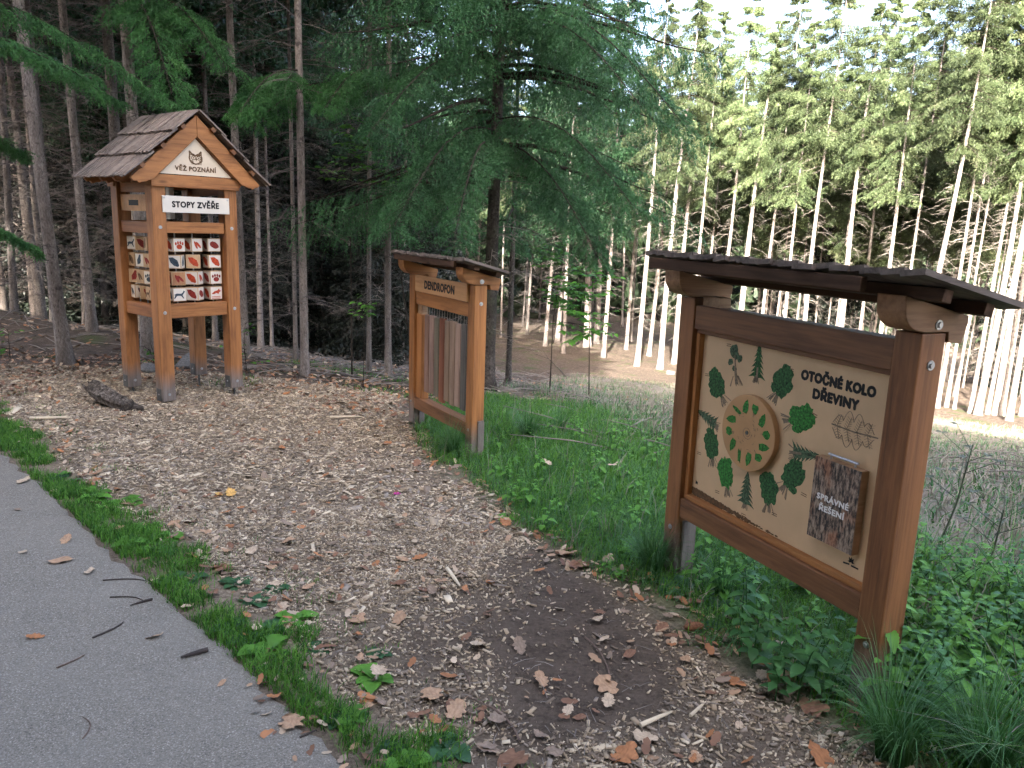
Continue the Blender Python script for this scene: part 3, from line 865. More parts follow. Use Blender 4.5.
# asphalt path
def asphalt():
    m, nt, nd, lk, bs = newmat('asphalt')
    o = mapped(nt)
    f1 = noise(nt, o, 170, 3, .7); f2 = noise(nt, o, 2.6, 8, .7); f3 = noise(nt, o, 28, 3)
    c = ramp(nt, f1, [(.28, (.058, .051, .042)), (.45, (.158, .143, .118)), (.60, (.228, .207, .172)), (.70, (.48, .44, .38))])
    c = mix(nt, ramp(nt, f2, [(.35, .0), (.7, .45)]), c, (.24, .22, .185))
    c = mix(nt, ramp(nt, f3, [(.62, .0), (.75, .35)]), c, (.055, .055, .06))
    lk.new(c, bs.inputs['Base Color']); bs.inputs['Roughness'].default_value = .85; bs.inputs['Specular IOR Level'].default_value = .25
    bump(nt, bs, f1, .55, .004)
    return m
MT['asphalt'] = asphalt()
us = np.linspace(-16, 9, 500); V = []; F = []
for k, x in enumerate(us):
    # edge point: solve asph(x, y) = 0
    y = 1.615 - x + .02 * math.sin(x * 4.1) + .012 * math.sin(x * 11.)
    j1, j2 = .012 * math.sin(x * 37) + .008 * math.sin(x * 83 + 1), .006
    for s_ in (j1, .03, .3, 1.0, 2.2, 2.95):
        px_, py_ = x - s_ * .70, y - s_ * .70
        V.append((px_, py_, tz(px_, py_) + (.010 if s_ != j1 else .002)))
    if k: F += [((k - 1) * 6 + q, k * 6 + q, k * 6 + q + 1, (k - 1) * 6 + q + 1) for q in range(5)]
m_ = me_np('path', np.array(V), None, np.array(F)[:, ::-1])
tag(link('path', m_, 'asphalt', smooth=True), kind='structure')

# ================================================================== small scatter (stuff)
def rot_frames(n, tilt, rng):
    """random frames: yaw uniform, small tilt; returns ax, ay, az (n,3)"""
    yaw = rng.uniform(0, 2 * PI, n); a = rng.normal(0, tilt, n); b = rng.normal(0, tilt, n)
    ax_ = np.stack([np.cos(yaw) * np.cos(a), np.sin(yaw) * np.cos(a), np.sin(a)], 1)
    ay_ = np.stack([-np.sin(yaw) * np.cos(b), np.cos(yaw) * np.cos(b), np.sin(b)], 1)
    return ax_, ay_, np.cross(ax_, ay_)

def sample(n, x0, x1, y0, y1, fn, rng):
    x = rng.uniform(x0, x1, n); y = rng.uniform(y0, y1, n)
    k = rng.uniform(0, 1, n) < fn(x, y)
    return x[k], y[k]

def in_view(x, y, m=60):
    z = terrain(x, y); P = np.stack([x, y, z - CH], 0)
    c = Rm.T @ P; d = -c[2]; px_ = 512 + FPX * c[0] / d; py_ = 384 - FPX * c[1] / d
    return (d > .3) & (px_ > -m - 60) & (px_ < 1024 + m + (420 if m < 50 else 0)) & (py_ > -m) & (py_ < 768 + 3 * m)

def chips(name, n, x0, x1, y0, y1, fn, mats, size, seed, label=None, cat=None, lift=.006, aspect=3.0):
    rng = np.random.default_rng(seed)
    x, y = sample(n, x0, x1, y0, y1, fn, rng)
    k = in_view(x, y); x, y = x[k], y[k]; n = len(x)
    z = terrain(x, y) + rng.uniform(.001, lift, n)
    A, B, C = rot_frames(n, .22, rng)
    L = size * rng.lognormal(0, .55, n) * .5; W = L / rng.uniform(aspect * .5, aspect * 1.8, n); T = rng.uniform(.0008, .003, n)
    c = np.stack([x, y, z], 1)
    pts = []
    for (a, b) in ((-1, -1), (1, -.7), (.9, 1), (-1.05, .8)):
        pts.append(c + A * (L * a)[:, None] + B * (W * b)[:, None] + C * T[:, None])
    for (a, b) in ((-1, -1), (1, -.7), (.9, 1), (-1.05, .8)):
        pts.append(c + A * (L * a)[:, None] + B * (W * b)[:, None] - C * T[:, None])
    V = np.stack(pts, 1).reshape(-1, 3)
    base = (np.arange(n) * 8)[:, None, None]
    q = np.array([(0, 1, 2, 3), (0, 4, 5, 1), (1, 5, 6, 2), (2, 6, 7, 3), (3, 7, 4, 0)])[None]
    F = (base + q).reshape(-1, 4)
    me = me_np(name, V, None, F)
    for mm in mats: me.materials.append(MT[mm])
    me.polygons.foreach_set('material_index', np.repeat(rng.integers(0, len(mats), n), 5).astype(np.int32))
    ob = bpy.data.objects.new(name, me); COL.objects.link(ob)
    return tag(ob, label, cat, kind='stuff')

for nm, c in dict(chipA=(.47, .385, .27), chipB=(.34, .265, .18), chipC=(.20, .155, .115), chipD=(.58, .49, .36), chipE=(.30, .25, .20)).items():
    MT[nm] = plain('wood_chip_' + nm[-1].lower(), c, .85, var=.25, scale=6, spec=.15)
def f_chip(x, y):
    d = edge_dist(CHIP, x, y) + (vnoise(x, y, 9, 2) - .5) * .22
    s = soil(x, y)
    v = (x + y) - 1.615 - verge_w(x) + (vnoise(x, y, 12, 4) - .5) * .1
    patch = .35 + .65 * vnoise(x, y, 6, 12)
    return np.clip(d * 8, 0, 1) * (1 - .95 * s) * np.clip(v * 10 + .5, 0, 1) * patch
MATC = ['chipA', 'chipB', 'chipC', 'chipD', 'chipE', 'chipB', 'chipC']
chips('wood_chips', 150000, -2.2, 1.6, 1.7, 4.2, f_chip, MATC, .0105, 1, 'pale wood chips spread over the trodden area between boards', 'wood chips', lift=.010)
chips('wood_chips', 190000, -6.5, .6, 3.9, 8.6, f_chip, MATC, .018, 2, 'pale wood chips spread around the tower and dendrophone', 'wood chips', lift=.012)

# ---- grass
def blades(name, x, y, hgt, wid, lean, mats, seed, label, cat, kind='stuff', zoff=-.004, curve=1.0, heading=None):
    rng = np.random.default_rng(seed); n = len(x)
    h = hgt * rng.uniform(.45, 1.25, n); wd = wid * rng.uniform(.7, 1.3, n)
    a = rng.uniform(0, 2 * PI, n) if heading is None else heading + rng.normal(0, .5, n)
    ln = np.abs(rng.normal(lean, lean * .5, n))
    D = np.stack([np.cos(a), np.sin(a), np.zeros(n)], 1); S = np.stack([-np.sin(a + .6), np.cos(a + .6), np.zeros(n)], 1)
    c = np.stack([x, y, terrain(x, y) + zoff], 1); U = np.array([0, 0, 1.])[None]
    def pt(s): return c + D * (ln * h * s ** (1 + curve))[:, None] + U * (h * (s - .45 * ln * s * s))[:, None]
    P = [pt(0) - S * wd[:, None] * .5, pt(0) + S * wd[:, None] * .5, pt(.45) - S * wd[:, None] * .42, pt(.45) + S * wd[:, None] * .42,
         pt(.78) - S * wd[:, None] * .26, pt(.78) + S * wd[:, None] * .26, pt(1.)]
    V = np.stack(P, 1).reshape(-1, 3); b = np.arange(n) * 7
    F4 = np.concatenate([np.stack([b, b + 1, b + 3, b + 2], 1), np.stack([b + 2, b + 3, b + 5, b + 4], 1)]); F3 = np.stack([b + 4, b + 5, b + 6], 1)
    me = me_np(name, V, F3, F4)
    for mm in mats: me.materials.append(MT[mm])
    if len(mats) > 1:
        mi = rng.integers(0, len(mats), n); me.polygons.foreach_set('material_index', np.concatenate([mi, mi, mi]).astype(np.int32))
    ob = bpy.data.objects.new(name, me); COL.objects.link(ob)
    return tag(ob, label, cat, kind=kind)
MT['grass1'] = leafmat('grass_blade', (.085, .21, .03), (.13, .31, .04), (.20, .34, .06), .45, rand=0, scale=6)
MT['grass2'] = leafmat('dark_grass_blade', (.030, .10, .020), (.05, .155, .028), None, .3, rand=0, scale=4)
MT['grassd'] = leafmat('dry_grass_blade', (.17, .15, .11), (.30, .27, .21), None, .2, rand=0, scale=4)
MT['grassb'] = leafmat('blue_green_grass_blade', (.07, .17, .06), (.12, .26, .11), None, .4, rand=0, scale=4)
rng = np.random.default_rng(5)
def f_verge(x, y):
    s = (x + y) - 1.615; w_ = verge_w(x)
    p = vnoise(x, y, 10, 21)
    inn = np.clip((s + .01 + .03 * (p - .5)) * 30, 0, 1) * np.clip((w_ - s + (p - .5) * .34) * 9, 0, 1)
    return inn * np.clip(.15 + (vnoise(x, y, 15, 22) - .30) * 4, .12, 1)
x, y = sample(900000, -6, .6, 1.2, 8, f_verge, rng); k = in_view(x, y, 30); x, y = x[k], y[k]
sel = np.random.default_rng(1).permutation(len(x))[:85000]; x, y = x[sel], y[sel]
blades('verge_grass', x, y, .060, .0038, .5, ['grass1', 'grass1', 'grass2'], 31, 'strip of short green grass between asphalt and wood chips', 'grass')
# sparse tufts wandering into the chips
x, y = sample(90000, -5, 0, 2, 7, lambda x, y: (((x + y) > 1.95) & ((x + y) < 2.5) & (vnoise(x, y, 13, 44) > .70)).astype(float) * .5, rng)
blades('verge_grass', x[:3000], y[:3000], .035, .003, .5, ['grass1', 'grass2'], 33, 'thin scattered green blades among chips beside the verge', 'grass')
def f_lawn(x, y):
    d = -edge_dist(CHIP, x, y); p = vnoise(x, y, 7, 25)
    g_ = np.clip((d + .07) * 7 + (p - .5) * 1.5, 0, 1) * np.clip(1.45 - (d - 2.4) * .7 + (vnoise(x, y, 3, 26) - .5) * 1.8, 0, 1)
    lim_ = np.clip((x - 1.1) * 1.2, 0, 1); g_ = g_ * np.clip(1 - lim_ * (d - .7) * 1.6, 0, 1)
    return g_ * (x > -.95 + (y - 5) * .1) * (y < 7.6 + p) * (x + y > 2.9)
x, y = sample(240000, -1.2, 5.0, 1.0, 8.2, f_lawn, rng); k = in_view(x, y, 30); x, y = x[k], y[k]; n = min(len(x), 80000); x, y = x[:n], y[:n]
blades('lawn_grass', x, y, .085, .0046, .75, ['grass1', 'grass1', 'grass2', 'grassb'], 34, 'lush green grass growing between the middle and big boards', 'grass')
x, y = sample(16000, -1.2, 5.5, 1.2, 9, lambda x, y: f_lawn(x, y) * (vnoise(x, y, 5, 29) > .55), rng); k = in_view(x, y, 30); x, y = x[k][:6000], y[k][:6000]
blades('tall_grass', x, y, .22, .004, .6, ['grass1', 'grassb', 'grassd'], 35, 'taller green and straw blades rising from the lawn', 'grass')
def f_mead(x, y):
    t = .45 * x + .89 * y
    return ((x > -.9 + (y - 5) * .14) & (t < 25) & (-edge_dist(CHIP, x, y) > np.where(x > 1.6, .9, 1.9))).astype(float) * (.25 + .75 * vnoise(x, y, 1.7, 51))
u_ = np.random.default_rng(8); n = 190000
dd_ = 2.4 + 23.6 * u_.uniform(0, 1, n) ** 1.3; an = u_.uniform(-.15, 1.15, n); x, y = dd_ * np.sin(an), dd_ * np.cos(an)
k = (u_.uniform(0, 1, n) < f_mead(x, y)) & in_view(x, y, 20); x, y = x[k], y[k]
blades('meadow_grass', x, y, .16, .009, .75, ['grassd', 'grassd', 'grassd', 'grassb', 'grass2'], 36, 'dry straw coloured grass over the clearing behind boards', 'meadow grass')
# mossy green by the wood edge on the left
x, y = sample(9000, -3, .5, 7.4, 12, lambda x, y: (vnoise(x, y, 2.3, 61) > .6) * .8, rng)
blades('woodland_grass', x, y, .07, .006, .6, ['grass2', 'grass1'], 37, 'low green grass patches at the edge of dark wood', 'grass')

# ---- brushwood and twigs on forest floor
def sticks(name, n, rng_, pos, L, r, label, cat, mat='deadwood', seed=3):
    rr = random.Random(seed); m = MB()
    for _ in range(n):
        x, y = pos(rr); z = tz(x, y); a = rr.uniform(0, 2 * PI); l = L * rr.uniform(.3, 1.3); up = rr.uniform(0, .18)
        mid = (x + math.cos(a) * l * .5 + rr.uniform(-.05, .05) * l, y + math.sin(a) * l * .5 + rr.uniform(-.05, .05) * l)
        e = (x + math.cos(a) * l, y + math.sin(a) * l)
        m.tube([(x, y, z + .008), (mid[0], mid[1], tz(*mid) + up * l * .7 + .01), (e[0], e[1], tz(*e) + up * l + .008)], [r, r * .8, r * .35], 4, cap=False)
    o = m.build(name, mat)
    return tag(o, label, cat, kind='stuff')
def pos_clear(rr):
    while True:
        d = 5.5 + 19 * rr.random(); a = rr.uniform(-.1, 1.0); x, y = d * math.sin(a), d * math.cos(a)
        if -edge_dist(CHIP, np.array([x]), np.array([y]))[0] > 1.2: return x, y
sticks('brushwood', 1700, None, pos_clear, .7, .0075, 'grey brushwood lying scattered over the clearing', 'brushwood')
def pos_wood(rr):
    while True:
        d = 8 + 14 * rr.random(); a = rr.uniform(-.65, .05); x, y = d * math.sin(a), d * math.cos(a)
        if edge_dist(CHIP, np.array([x]), np.array([y]))[0] < -.2: return x, y
sticks('forest_twigs', 1100, None, pos_wood, .6, .006, 'fallen twigs on the floor of the dark spruce wood', 'twigs', seed=4)
def pos_chip(rr):
    while True:
        d = 2 + 6.5 * rr.random() ** 1.4; a = rr.uniform(-.6, .5); x, y = d * math.sin(a), d * math.cos(a)
        if edge_dist(CHIP, np.array([x]), np.array([y]))[0] > .02 and x + y > 1.9: return x, y
sticks('small_twigs', 420, None, pos_chip, .07, .0018, 'thin broken twigs among the wood chips', 'twigs', seed=5)

# ================================================================== fallen leaves
def leaf_mesh(kind, seed):
    rr = random.Random(seed); n = 22; L = 1.0; pts = []
    for s_ in (1, -1):
        rng_ = range(n + 1) if s_ == 1 else range(n, -1, -1)
        for i_ in rng_:
            q = i_ / n
            if kind == 'oak': w_ = .30 * math.sin(PI * min(1, q ** .8)) ** .7 * (.62 + .38 * abs(math.sin(q * PI * 4 + .3)))
            elif kind == 'maple': w_ = .48 * math.sin(PI * min(1, q ** .75)) ** .6 * (.5 + .5 * abs(math.sin(q * PI * 2.5 + .4)))
            else: w_ = .26 * math.sin(PI * q ** .85) ** .8
            pts.append((q * L - .5, s_ * (w_ + rr.uniform(-.012, .012)) * (1 if 0 < i_ < n else .02)))
    curl = rr.uniform(.15, .7); tw = rr.uniform(-.5, .5); fold = rr.uniform(-.2, .5)
    mid = [(i_ / n * L - .5, 0) for i_ in range(n + 1)]
    def zf(x, y): return curl * x * x * .5 + fold * abs(y) * .5 + tw * x * y + .03 * math.sin(x * 9 + seed) + .02 * math.sin(y * 22)
    V = []; F = []
    for i_ in range(n + 1):
        xa, ya = pts[i_]; xb, yb = pts[2 * n + 1 - i_]
        for (xx_, yy_) in ((xa, ya), (xa, ya * .5), (xa, 0), (xb, yb * .5), (xb, yb)): V.append((xx_, yy_, zf(xx_, yy_)))
    for i_ in range(n):
        for j in range(4): F.append((i_ * 5 + j, i_ * 5 + j + 1, (i_ + 1) * 5 + j + 1, (i_ + 1) * 5 + j))
    b = len(V); V += [(-.5, -.012, zf(-.5, 0)), (-.5, .012, zf(-.5, 0)), (-.78, .03, zf(-.5, 0) + .03)]; F.append((b, b + 1, b + 2))
    zmin = min(v[2] for v in V); V = [(x, y, z - zmin) for x, y, z in V]
    me = bpy.data.meshes.new('fallen_leaf'); me.from_pydata(V, [], F)
    me.polygons.foreach_set('use_smooth', [True] * len(F))
    return me
def lm(name, c, v=.3):
    m, nt, nd, lk, bs = newmat(name)
    n = noise(nt, mapped(nt, (5, 12, 5)), 1.0, 4)
    lk.new(ramp(nt, n, [(.3, tuple(q * (1 - v) for q in c)), (.7, tuple(q * (1 + v) for q in c))]), bs.inputs['Base Color'])
    bs.inputs['Roughness'].default_value = .65; bs.inputs['Specular IOR Level'].default_value = .3
    MT[name] = m
lm('leaf_tan', (.36, .23, .14)); lm('leaf_brown', (.19, .10, .06)); lm('leaf_pale', (.44, .34, .24)); lm('leaf_orange', (.34, .15, .065)); lm('leaf_grey', (.23, .17, .125)); lm('leaf_yellow', (.55, .33, .10))
LEAF = {}
for mt in ('leaf_tan', 'leaf_brown', 'leaf_pale', 'leaf_orange', 'leaf_grey', 'leaf_yellow'):
    for k in range(5):
        me = leaf_mesh(['oak', 'oak', 'beech', 'oak', 'maple'][k], k + 1); me.materials.append(MT[mt]); LEAF[mt, k] = me
def put_leaf(x, y, size, mt, k, label, group=None, rz=None, lift=.012, tilt=.15):
    o = bpy.data.objects.new('fallen_leaf', LEAF[mt, k]); COL.objects.link(o)
    o.location = (x, y, tz(x, y) + lift); o.scale = (size, size, size)
    o.rotation_euler = (random.gauss(0, tilt), random.gauss(0, tilt), random.uniform(0, 2 * PI) if rz is None else rz)
    return tag(o, label, 'fallen leaf', group)
near = [ # px, py, size px, material, shape, label
 (291, 728, 24, 'leaf_tan', 4, 'broad tan lobed leaf on asphalt close to the grass, lowest of all on the path'),
 (36, 640, 14, 'leaf_orange', 1, 'orange brown leaf lying alone on the asphalt at the left'),
 (90, 574, 15, 'leaf_pale', 2, 'small white leaf on the asphalt between two twigs and the edge'),
 (60, 564, 20, 'leaf_tan', 2, 'narrow tan leaf on the asphalt, left of the white one'),
 (66, 543, 15, 'leaf_tan', 0, 'light tan leaf on the asphalt above the narrow one'),
 (24, 483, 15, 'leaf_pale', 1, 'pale leaf on the asphalt at its far grassy edge'),
 (155, 640, 15, 'leaf_tan', 1, 'tan curled leaf on asphalt beside the dark stick'),
 (54, 494, 10, 'leaf_pale', 3, 'small pale leaf touching the verge grass on the asphalt'),
 (23, 555, 9, 'leaf_pale', 2, 'tiny whitish leaf on the asphalt near the left frame edge'),
 (18, 512, 8, 'leaf_grey', 2, 'tiny grey leaf on the asphalt, higher than the whitish one'),
 (275, 700, 14, 'leaf_orange', 3, 'orange folded leaf on asphalt against the verge grass'),
 (222, 687, 10, 'leaf_tan', 2, 'small tan leaf flat on the asphalt between stick and verge'),
 (188, 609, 12, 'leaf_pale', 2, 'pale narrow leaf where verge grass meets the asphalt'),
 (378, 684, 25, 'leaf_pale', 0, 'pale oak leaf lying on top of the verge grass'),
 (400, 622, 26, 'leaf_tan', 1, 'tan oak leaf on the soil next to the lower verge'),
 (541, 684, 24, 'leaf_tan', 0, 'tan oak leaf alone on the bare soil, centre of the path'),
 (596, 623, 18, 'leaf_pale', 3, 'pale round leaf on the dark soil'),
 (607, 690, 24, 'leaf_tan', 4, 'twisted tan leaf on soil right of the lone oak leaf'),
 (608, 706, 22, 'leaf_pale', 0, 'whitish oak leaf just below the twisted tan leaf'),
 (645, 742, 22, 'leaf_pale', 4, 'pale lobed leaf on soil at the bottom of the picture'),
 (626, 758, 26, 'leaf_orange', 4, 'orange brown leaf cut by the bottom edge on soil'),
 (515, 765, 30, 'leaf_brown', 4, 'large dark brown leaf at the bottom edge of soil'),
 (555, 757, 25, 'leaf_grey', 1, 'grey brown leaf beside the large dark brown one'),
 (737, 687, 19, 'leaf_orange', 4, 'orange lobed leaf under the green plant at the big board'),
 (820, 762, 32, 'leaf_orange', 0, 'long orange leaf beside the dark sedge tuft'),
 (814, 712, 24, 'leaf_brown', 4, 'brown crumpled leaf in front of the big board post'),
 (520, 650, 22, 'leaf_grey', 0, 'grey curled leaf on soil above the lone oak leaf'),
 (478, 647, 25, 'leaf_pale', 1, 'pale pointed leaf on the soil with dry stalk'),
 (497, 722, 28, 'leaf_grey', 0, 'long grey leaf leaning on a thin twig'),
 (455, 715, 30, 'leaf_tan', 1, 'wide tan oak leaf near the lower end of the verge'),
 (432, 700, 24, 'leaf_tan', 4, 'tan leaf half under the wide oak leaf'),
 (693, 605, 20, 'leaf_brown', 0, 'brown leaf under the left post of the big board'),
 (420, 560, 16, 'leaf_orange', 1, 'rust coloured leaf on the chips, centre'),
 (231, 495, 16, 'leaf_yellow', 0, 'yellow orange leaf on the wood chips'),
 (219, 497, 13, 'leaf_yellow', 1, 'ochre leaf touching the yellow orange leaf'),
 (578, 568, 24, 'leaf_brown', 0, 'brown leaf at the grass edge between boards'),
 (566, 556, 22, 'leaf_tan', 4, 'tan leaf standing up at the grass edge between boards'),
 (505, 525, 17, 'leaf_orange', 1, 'orange leaf at the grass edge below middle board'),
 (547, 470, 14, 'leaf_pale', 0, 'pale leaf resting on the lawn below middle board'),
 (613, 472, 12, 'leaf_pale', 3, 'whitish leaf resting on the lawn centre'),
 (398, 586, 18, 'leaf_brown', 1, 'brown leaf on dense chips near the lower verge'),
]
for (px_, py_, s_, mt, k, lb) in near:
    p = hit(px_, py_); d = math.hypot(p[0], p[1], )
    lf = .05 if 'on top of the verge' in lb or 'on the lawn' in lb else .014
    put_leaf(p[0], p[1], s_ / FPX * math.sqrt(d * d + 2.5) * 1.05, mt, k, lb, lift=lf)
rr = random.Random(21); cnt = 0
mts = ['leaf_tan', 'leaf_brown', 'leaf_grey', 'leaf_tan', 'leaf_pale', 'leaf_brown', 'leaf_orange', 'leaf_grey']
while cnt < 195:
    if cnt < 60:      # along the verge
        x = rr.uniform(-3.6, 0); y = 1.615 - x + verge_w(x) + rr.gauss(.06, .10); gl = 'dry brown leaf among grass and chips along the verge'; gg = 'fallen leaves along the verge'
    elif cnt < 95:    # foot of the lawn
        a = CHIP[rr.choice([6, 7, 8, 9, 10])]; b = a + (CHIP[7] - CHIP[6]) * rr.random(); x, y = b[0] + rr.gauss(-.06, .08), b[1] + rr.gauss(0, .08); gl = 'dry leaf caught along the foot of the lawn'; gg = 'fallen leaves along the lawn edge'
    elif cnt < 125:
        q = hit(rr.uniform(300, 800), rr.uniform(560, 768)); x, y = q[0], q[1]; gl = 'dry leaf on the dark trodden soil in front of the big board'; gg = 'fallen leaves on the soil'
    else:
        q = hit(rr.uniform(0, 480), rr.uniform(385, 600)); x, y = q[0], q[1]; gl = 'dry leaf on the wood chips around tower and middle board'; gg = 'fallen leaves on the chips'
    if x + y < 1.66 or not in_view(np.array([x]), np.array([y]), 0)[0]: continue
    px_, py_, d = pix(x, y, tz(x, y))
    if abs(px_ - 868) < 30 and py_ > 600: continue
    put_leaf(x, y, rr.uniform(.035, .08), rr.choice(mts), rr.randrange(5), gl, gg, rr.uniform(0, 6.28), lift=rr.uniform(.008, .02), tilt=.22)
    cnt += 1
# mass of far, small leaf litter on chips, verge and along the wood edge
def litter(name, n, fn, x0, x1, y0, y1, size, seed, label):
    rng = np.random.default_rng(seed); x, y = sample(n, x0, x1, y0, y1, fn, rng); k = in_view(x, y); x, y = x[k], y[k]; n = len(x)
    A, B, C = rot_frames(n, .3, rng); L = (size * rng.uniform(.5, 1.2, n))[:, None]; c = np.stack([x, y, terrain(x, y) + rng.uniform(.006, .022, n)], 1)
    bend = rng.uniform(-.25, .5, n)[:, None]
    sh = [(-.5, 0), (-.3, .2), (-.1, .17), (.05, .27), (.2, .2), (.36, .2), (.5, 0), (.36, -.18), (.2, -.22), (.05, -.25), (-.1, -.16), (-.3, -.2)]
    V = np.stack([c + A * L * a + B * L * b + C * L * bend * (a * a * 1.2 + abs(b) * .8) for a, b in sh], 1).reshape(-1, 3)
    bb = (np.arange(n) * 12)[:, None, None]
    F = (bb + np.array([(0, 1, 11, 11), (1, 2, 10, 11), (2, 3, 9, 10), (3, 4, 8, 9), (4, 5, 7, 8), (5, 6, 7, 7)])[None, 1:5]).reshape(-1, 4)
    T3 = (bb + np.array([(0, 1, 11), (5, 6, 7)])[None]).reshape(-1, 3)
    me = me_np(name, V, T3, F); ms = ['leaf_tan', 'leaf_brown', 'leaf_grey', 'leaf_orange', 'leaf_pale', 'leaf_brown']
    for q in ms: me.materials.append(MT[q])
    mi = rng.integers(0, len(ms), n); me.polygons.foreach_set('material_index', np.concatenate([np.repeat(mi, 4), np.repeat(mi, 2)]).astype(np.int32))
    o = bpy.data.objects.new(name, me); COL.objects.link(o); return tag(o, label, 'leaf litter', kind='stuff')
litter('leaf_litter', 5200, lambda x, y: f_chip(x, y) * .5 + .25 * (edge_dist(CHIP, x, y) > 0) * (x + y > 1.75) + .5 * (np.abs(x + y - 1.95) < .12), -7, 1.4, 1.9, 8.6, .055, 71, 'small dry leaf litter between chips from verge to tower')
litter('leaf_litter', 9000, lambda x, y: ((np.abs(-edge_dist(CHIP, x, y) + .1) < .75) * 1.0) * (x < -.6) * (y > 6.5), -9, 0, 6.5, 10.5, .06, 72, 'rusty leaf litter band along the edge of the wood')
litter('leaf_litter', 6000, lambda x, y: (edge_dist(CHIP, x, y) < -.3) * .8, -12, 5, 8.2, 18, .09, 73, 'brown leaf litter on the forest floor')

litter('leaf_litter', 2600, lambda x, y: ((np.abs(edge_dist(CHIP, x, y)) < .13) * 1.0), -.9, 1.6, 1.9, 6.2, .05, 74, 'dry leaves gathered along the foot of the lawn')
# ---- sticks on the asphalt and other single things
MT['stick'] = plain('dark_stick', (.05, .04, .035), .85, var=.3, scale=40)
MT['stick2'] = plain('brown_stick', (.13, .09, .07), .85, var=.3, scale=40)
def stick(a, b, r, label, mat='stick', bend=.02, fork=False):
    p, q = hit(*a), hit(*b); m = MB(); pts = []
    for k in range(6):
        f = k / 5; x = p[0] + (q[0] - p[0]) * f; y = p[1] + (q[1] - p[1]) * f
        x += bend * math.sin(f * PI * 1.3) * .6; y += bend * math.sin(f * PI)
        pts.append((x, y, tz(x, y) + .010 + r))
    m.tube(pts, [r, r * 1.05, r * .95, r * .9, r * .7, r * .35], 7)
    if fork: m.tube([pts[2], (pts[2][0] + .03, pts[2][1] + .05, pts[2][2] + .008), (pts[2][0] + .05, pts[2][1] + .11, pts[2][2] + .004)], [r * .6, r * .4, r * .2], 5)
    tag(m.build('stick', mat), label, 'stick')
stick((208, 654), (181, 662), .009, 'short thick black stick on the asphalt near the verge', bend=.0)
stick((103, 583), (150, 584), .003, 'straight thin twig on asphalt below the white leaf', 'stick')
stick((110, 600), (147, 604), .003, 'second thin twig on asphalt, ending at a thicker dark piece', 'stick')
stick((152, 603), (133, 609), .006, 'dark broken stick end where asphalt meets verge')
stick((93, 641), (128, 625), .004, 'crooked twig lying slantwise on open asphalt', 'stick', .03)
stick((57, 671), (88, 658), .003, 'pale thin twig on the asphalt furthest from the verge', 'stick2', .02)
stick((83, 742), (85, 720), .002, 'tiny upright looking straw on asphalt low left', 'stick2')
stick((300, 741), (320, 735), .003, 'thin dark twig beside the broad tan leaf on asphalt', 'stick')
stick((520, 745), (470, 700), .004, 'dark thin curved twig on the soil near the lower verge', 'stick2', .03)
stick((470, 690), (440, 655), .003, 'fine twig between oak leaves on soil', 'stick2', .03)
stick((585, 640), (620, 700), .0035, 'thin stalk on bare soil near the centre', 'stick2', .03)
stick((640, 730), (672, 716), .008, 'pale flat splinter of wood on the soil', 'chipD', .0)
stick((690, 720), (705, 706), .006, 'small pale wood splinter, right of the larger one', 'chipD', .0)
stick((447, 572), (460, 590), .009, 'greyish wood splinter lying on dense chips', 'chipD', 0)
stick((30, 421), (72, 420), .012, 'pale flat stick of wood lying on chips left of the log', 'chipD', 0)
stick((330, 420), (362, 419), .012, 'pale short stick on chips in front of the middle board', 'chipD', 0)

# spruce cone under big board
def cone(px_, py_, label, L=.09, rz=.4):
    p = hit(px_, py_); m = MB(); r0 = .016
    prof = [(0, .2), (.08, .7), (.25, 1), (.5, 1.05), (.75, .85), (.92, .5), (1, .15)]
    m.tube([(f * L, 0, 0) for f, _ in prof], [r0 * k for _, k in prof], 12)
    for i_ in range(15):
        f = .04 + .9 * i_ / 15; rr_ = r0 * np.interp(f, [a for a, _ in prof], [b for _, b in prof])
        for k in range(9):
            a = 2 * PI * k / 9 + i_ * .35; c, s = math.cos(a), math.sin(a); x = f * L
            m.add([(x - .003, c * rr_ - s * .005, s * rr_ + c * .005), (x - .003, c * rr_ + s * .005, s * rr_ - c * .005), (x + .008, c * (rr_ + .004), s * (rr_ + .004)), (x - .003, c * (rr_ + .001), s * (rr_ + .001))], [(0, 1, 2), (0, 3, 2), (1, 2, 3)])
    o = m.build('spruce_cone', 'conemat'); o.location = (p[0], p[1], p[2] + .022); o.rotation_euler = (0, 0, rz)
    tag(o, label, 'cone')
MT['conemat'] = plain('cone_scale', (.20, .09, .045), .6, var=.5, scale=120)
cone(684, 632, 'long brown spruce cone on litter under the big board', .085, .2)
# magenta petal on chips
p = hit(397, 497); m = MB()
for k in range(5):
    a = k * 1.256; m.add([(0, 0, .004), (.016 * math.cos(a - .35), .016 * math.sin(a - .35), .012), (.024 * math.cos(a), .024 * math.sin(a), .010), (.016 * math.cos(a + .35), .016 * math.sin(a + .35), .012)], [(0, 1, 2, 3)])
MT['pink'] = plain('magenta_petal', (.62, .02, .33), .5, var=.1)
o = m.build('flower_petals', 'pink'); o.location = (p[0], p[1], p[2] + .012); tag(o, 'single magenta flower head lying on the wood chips', 'flower')

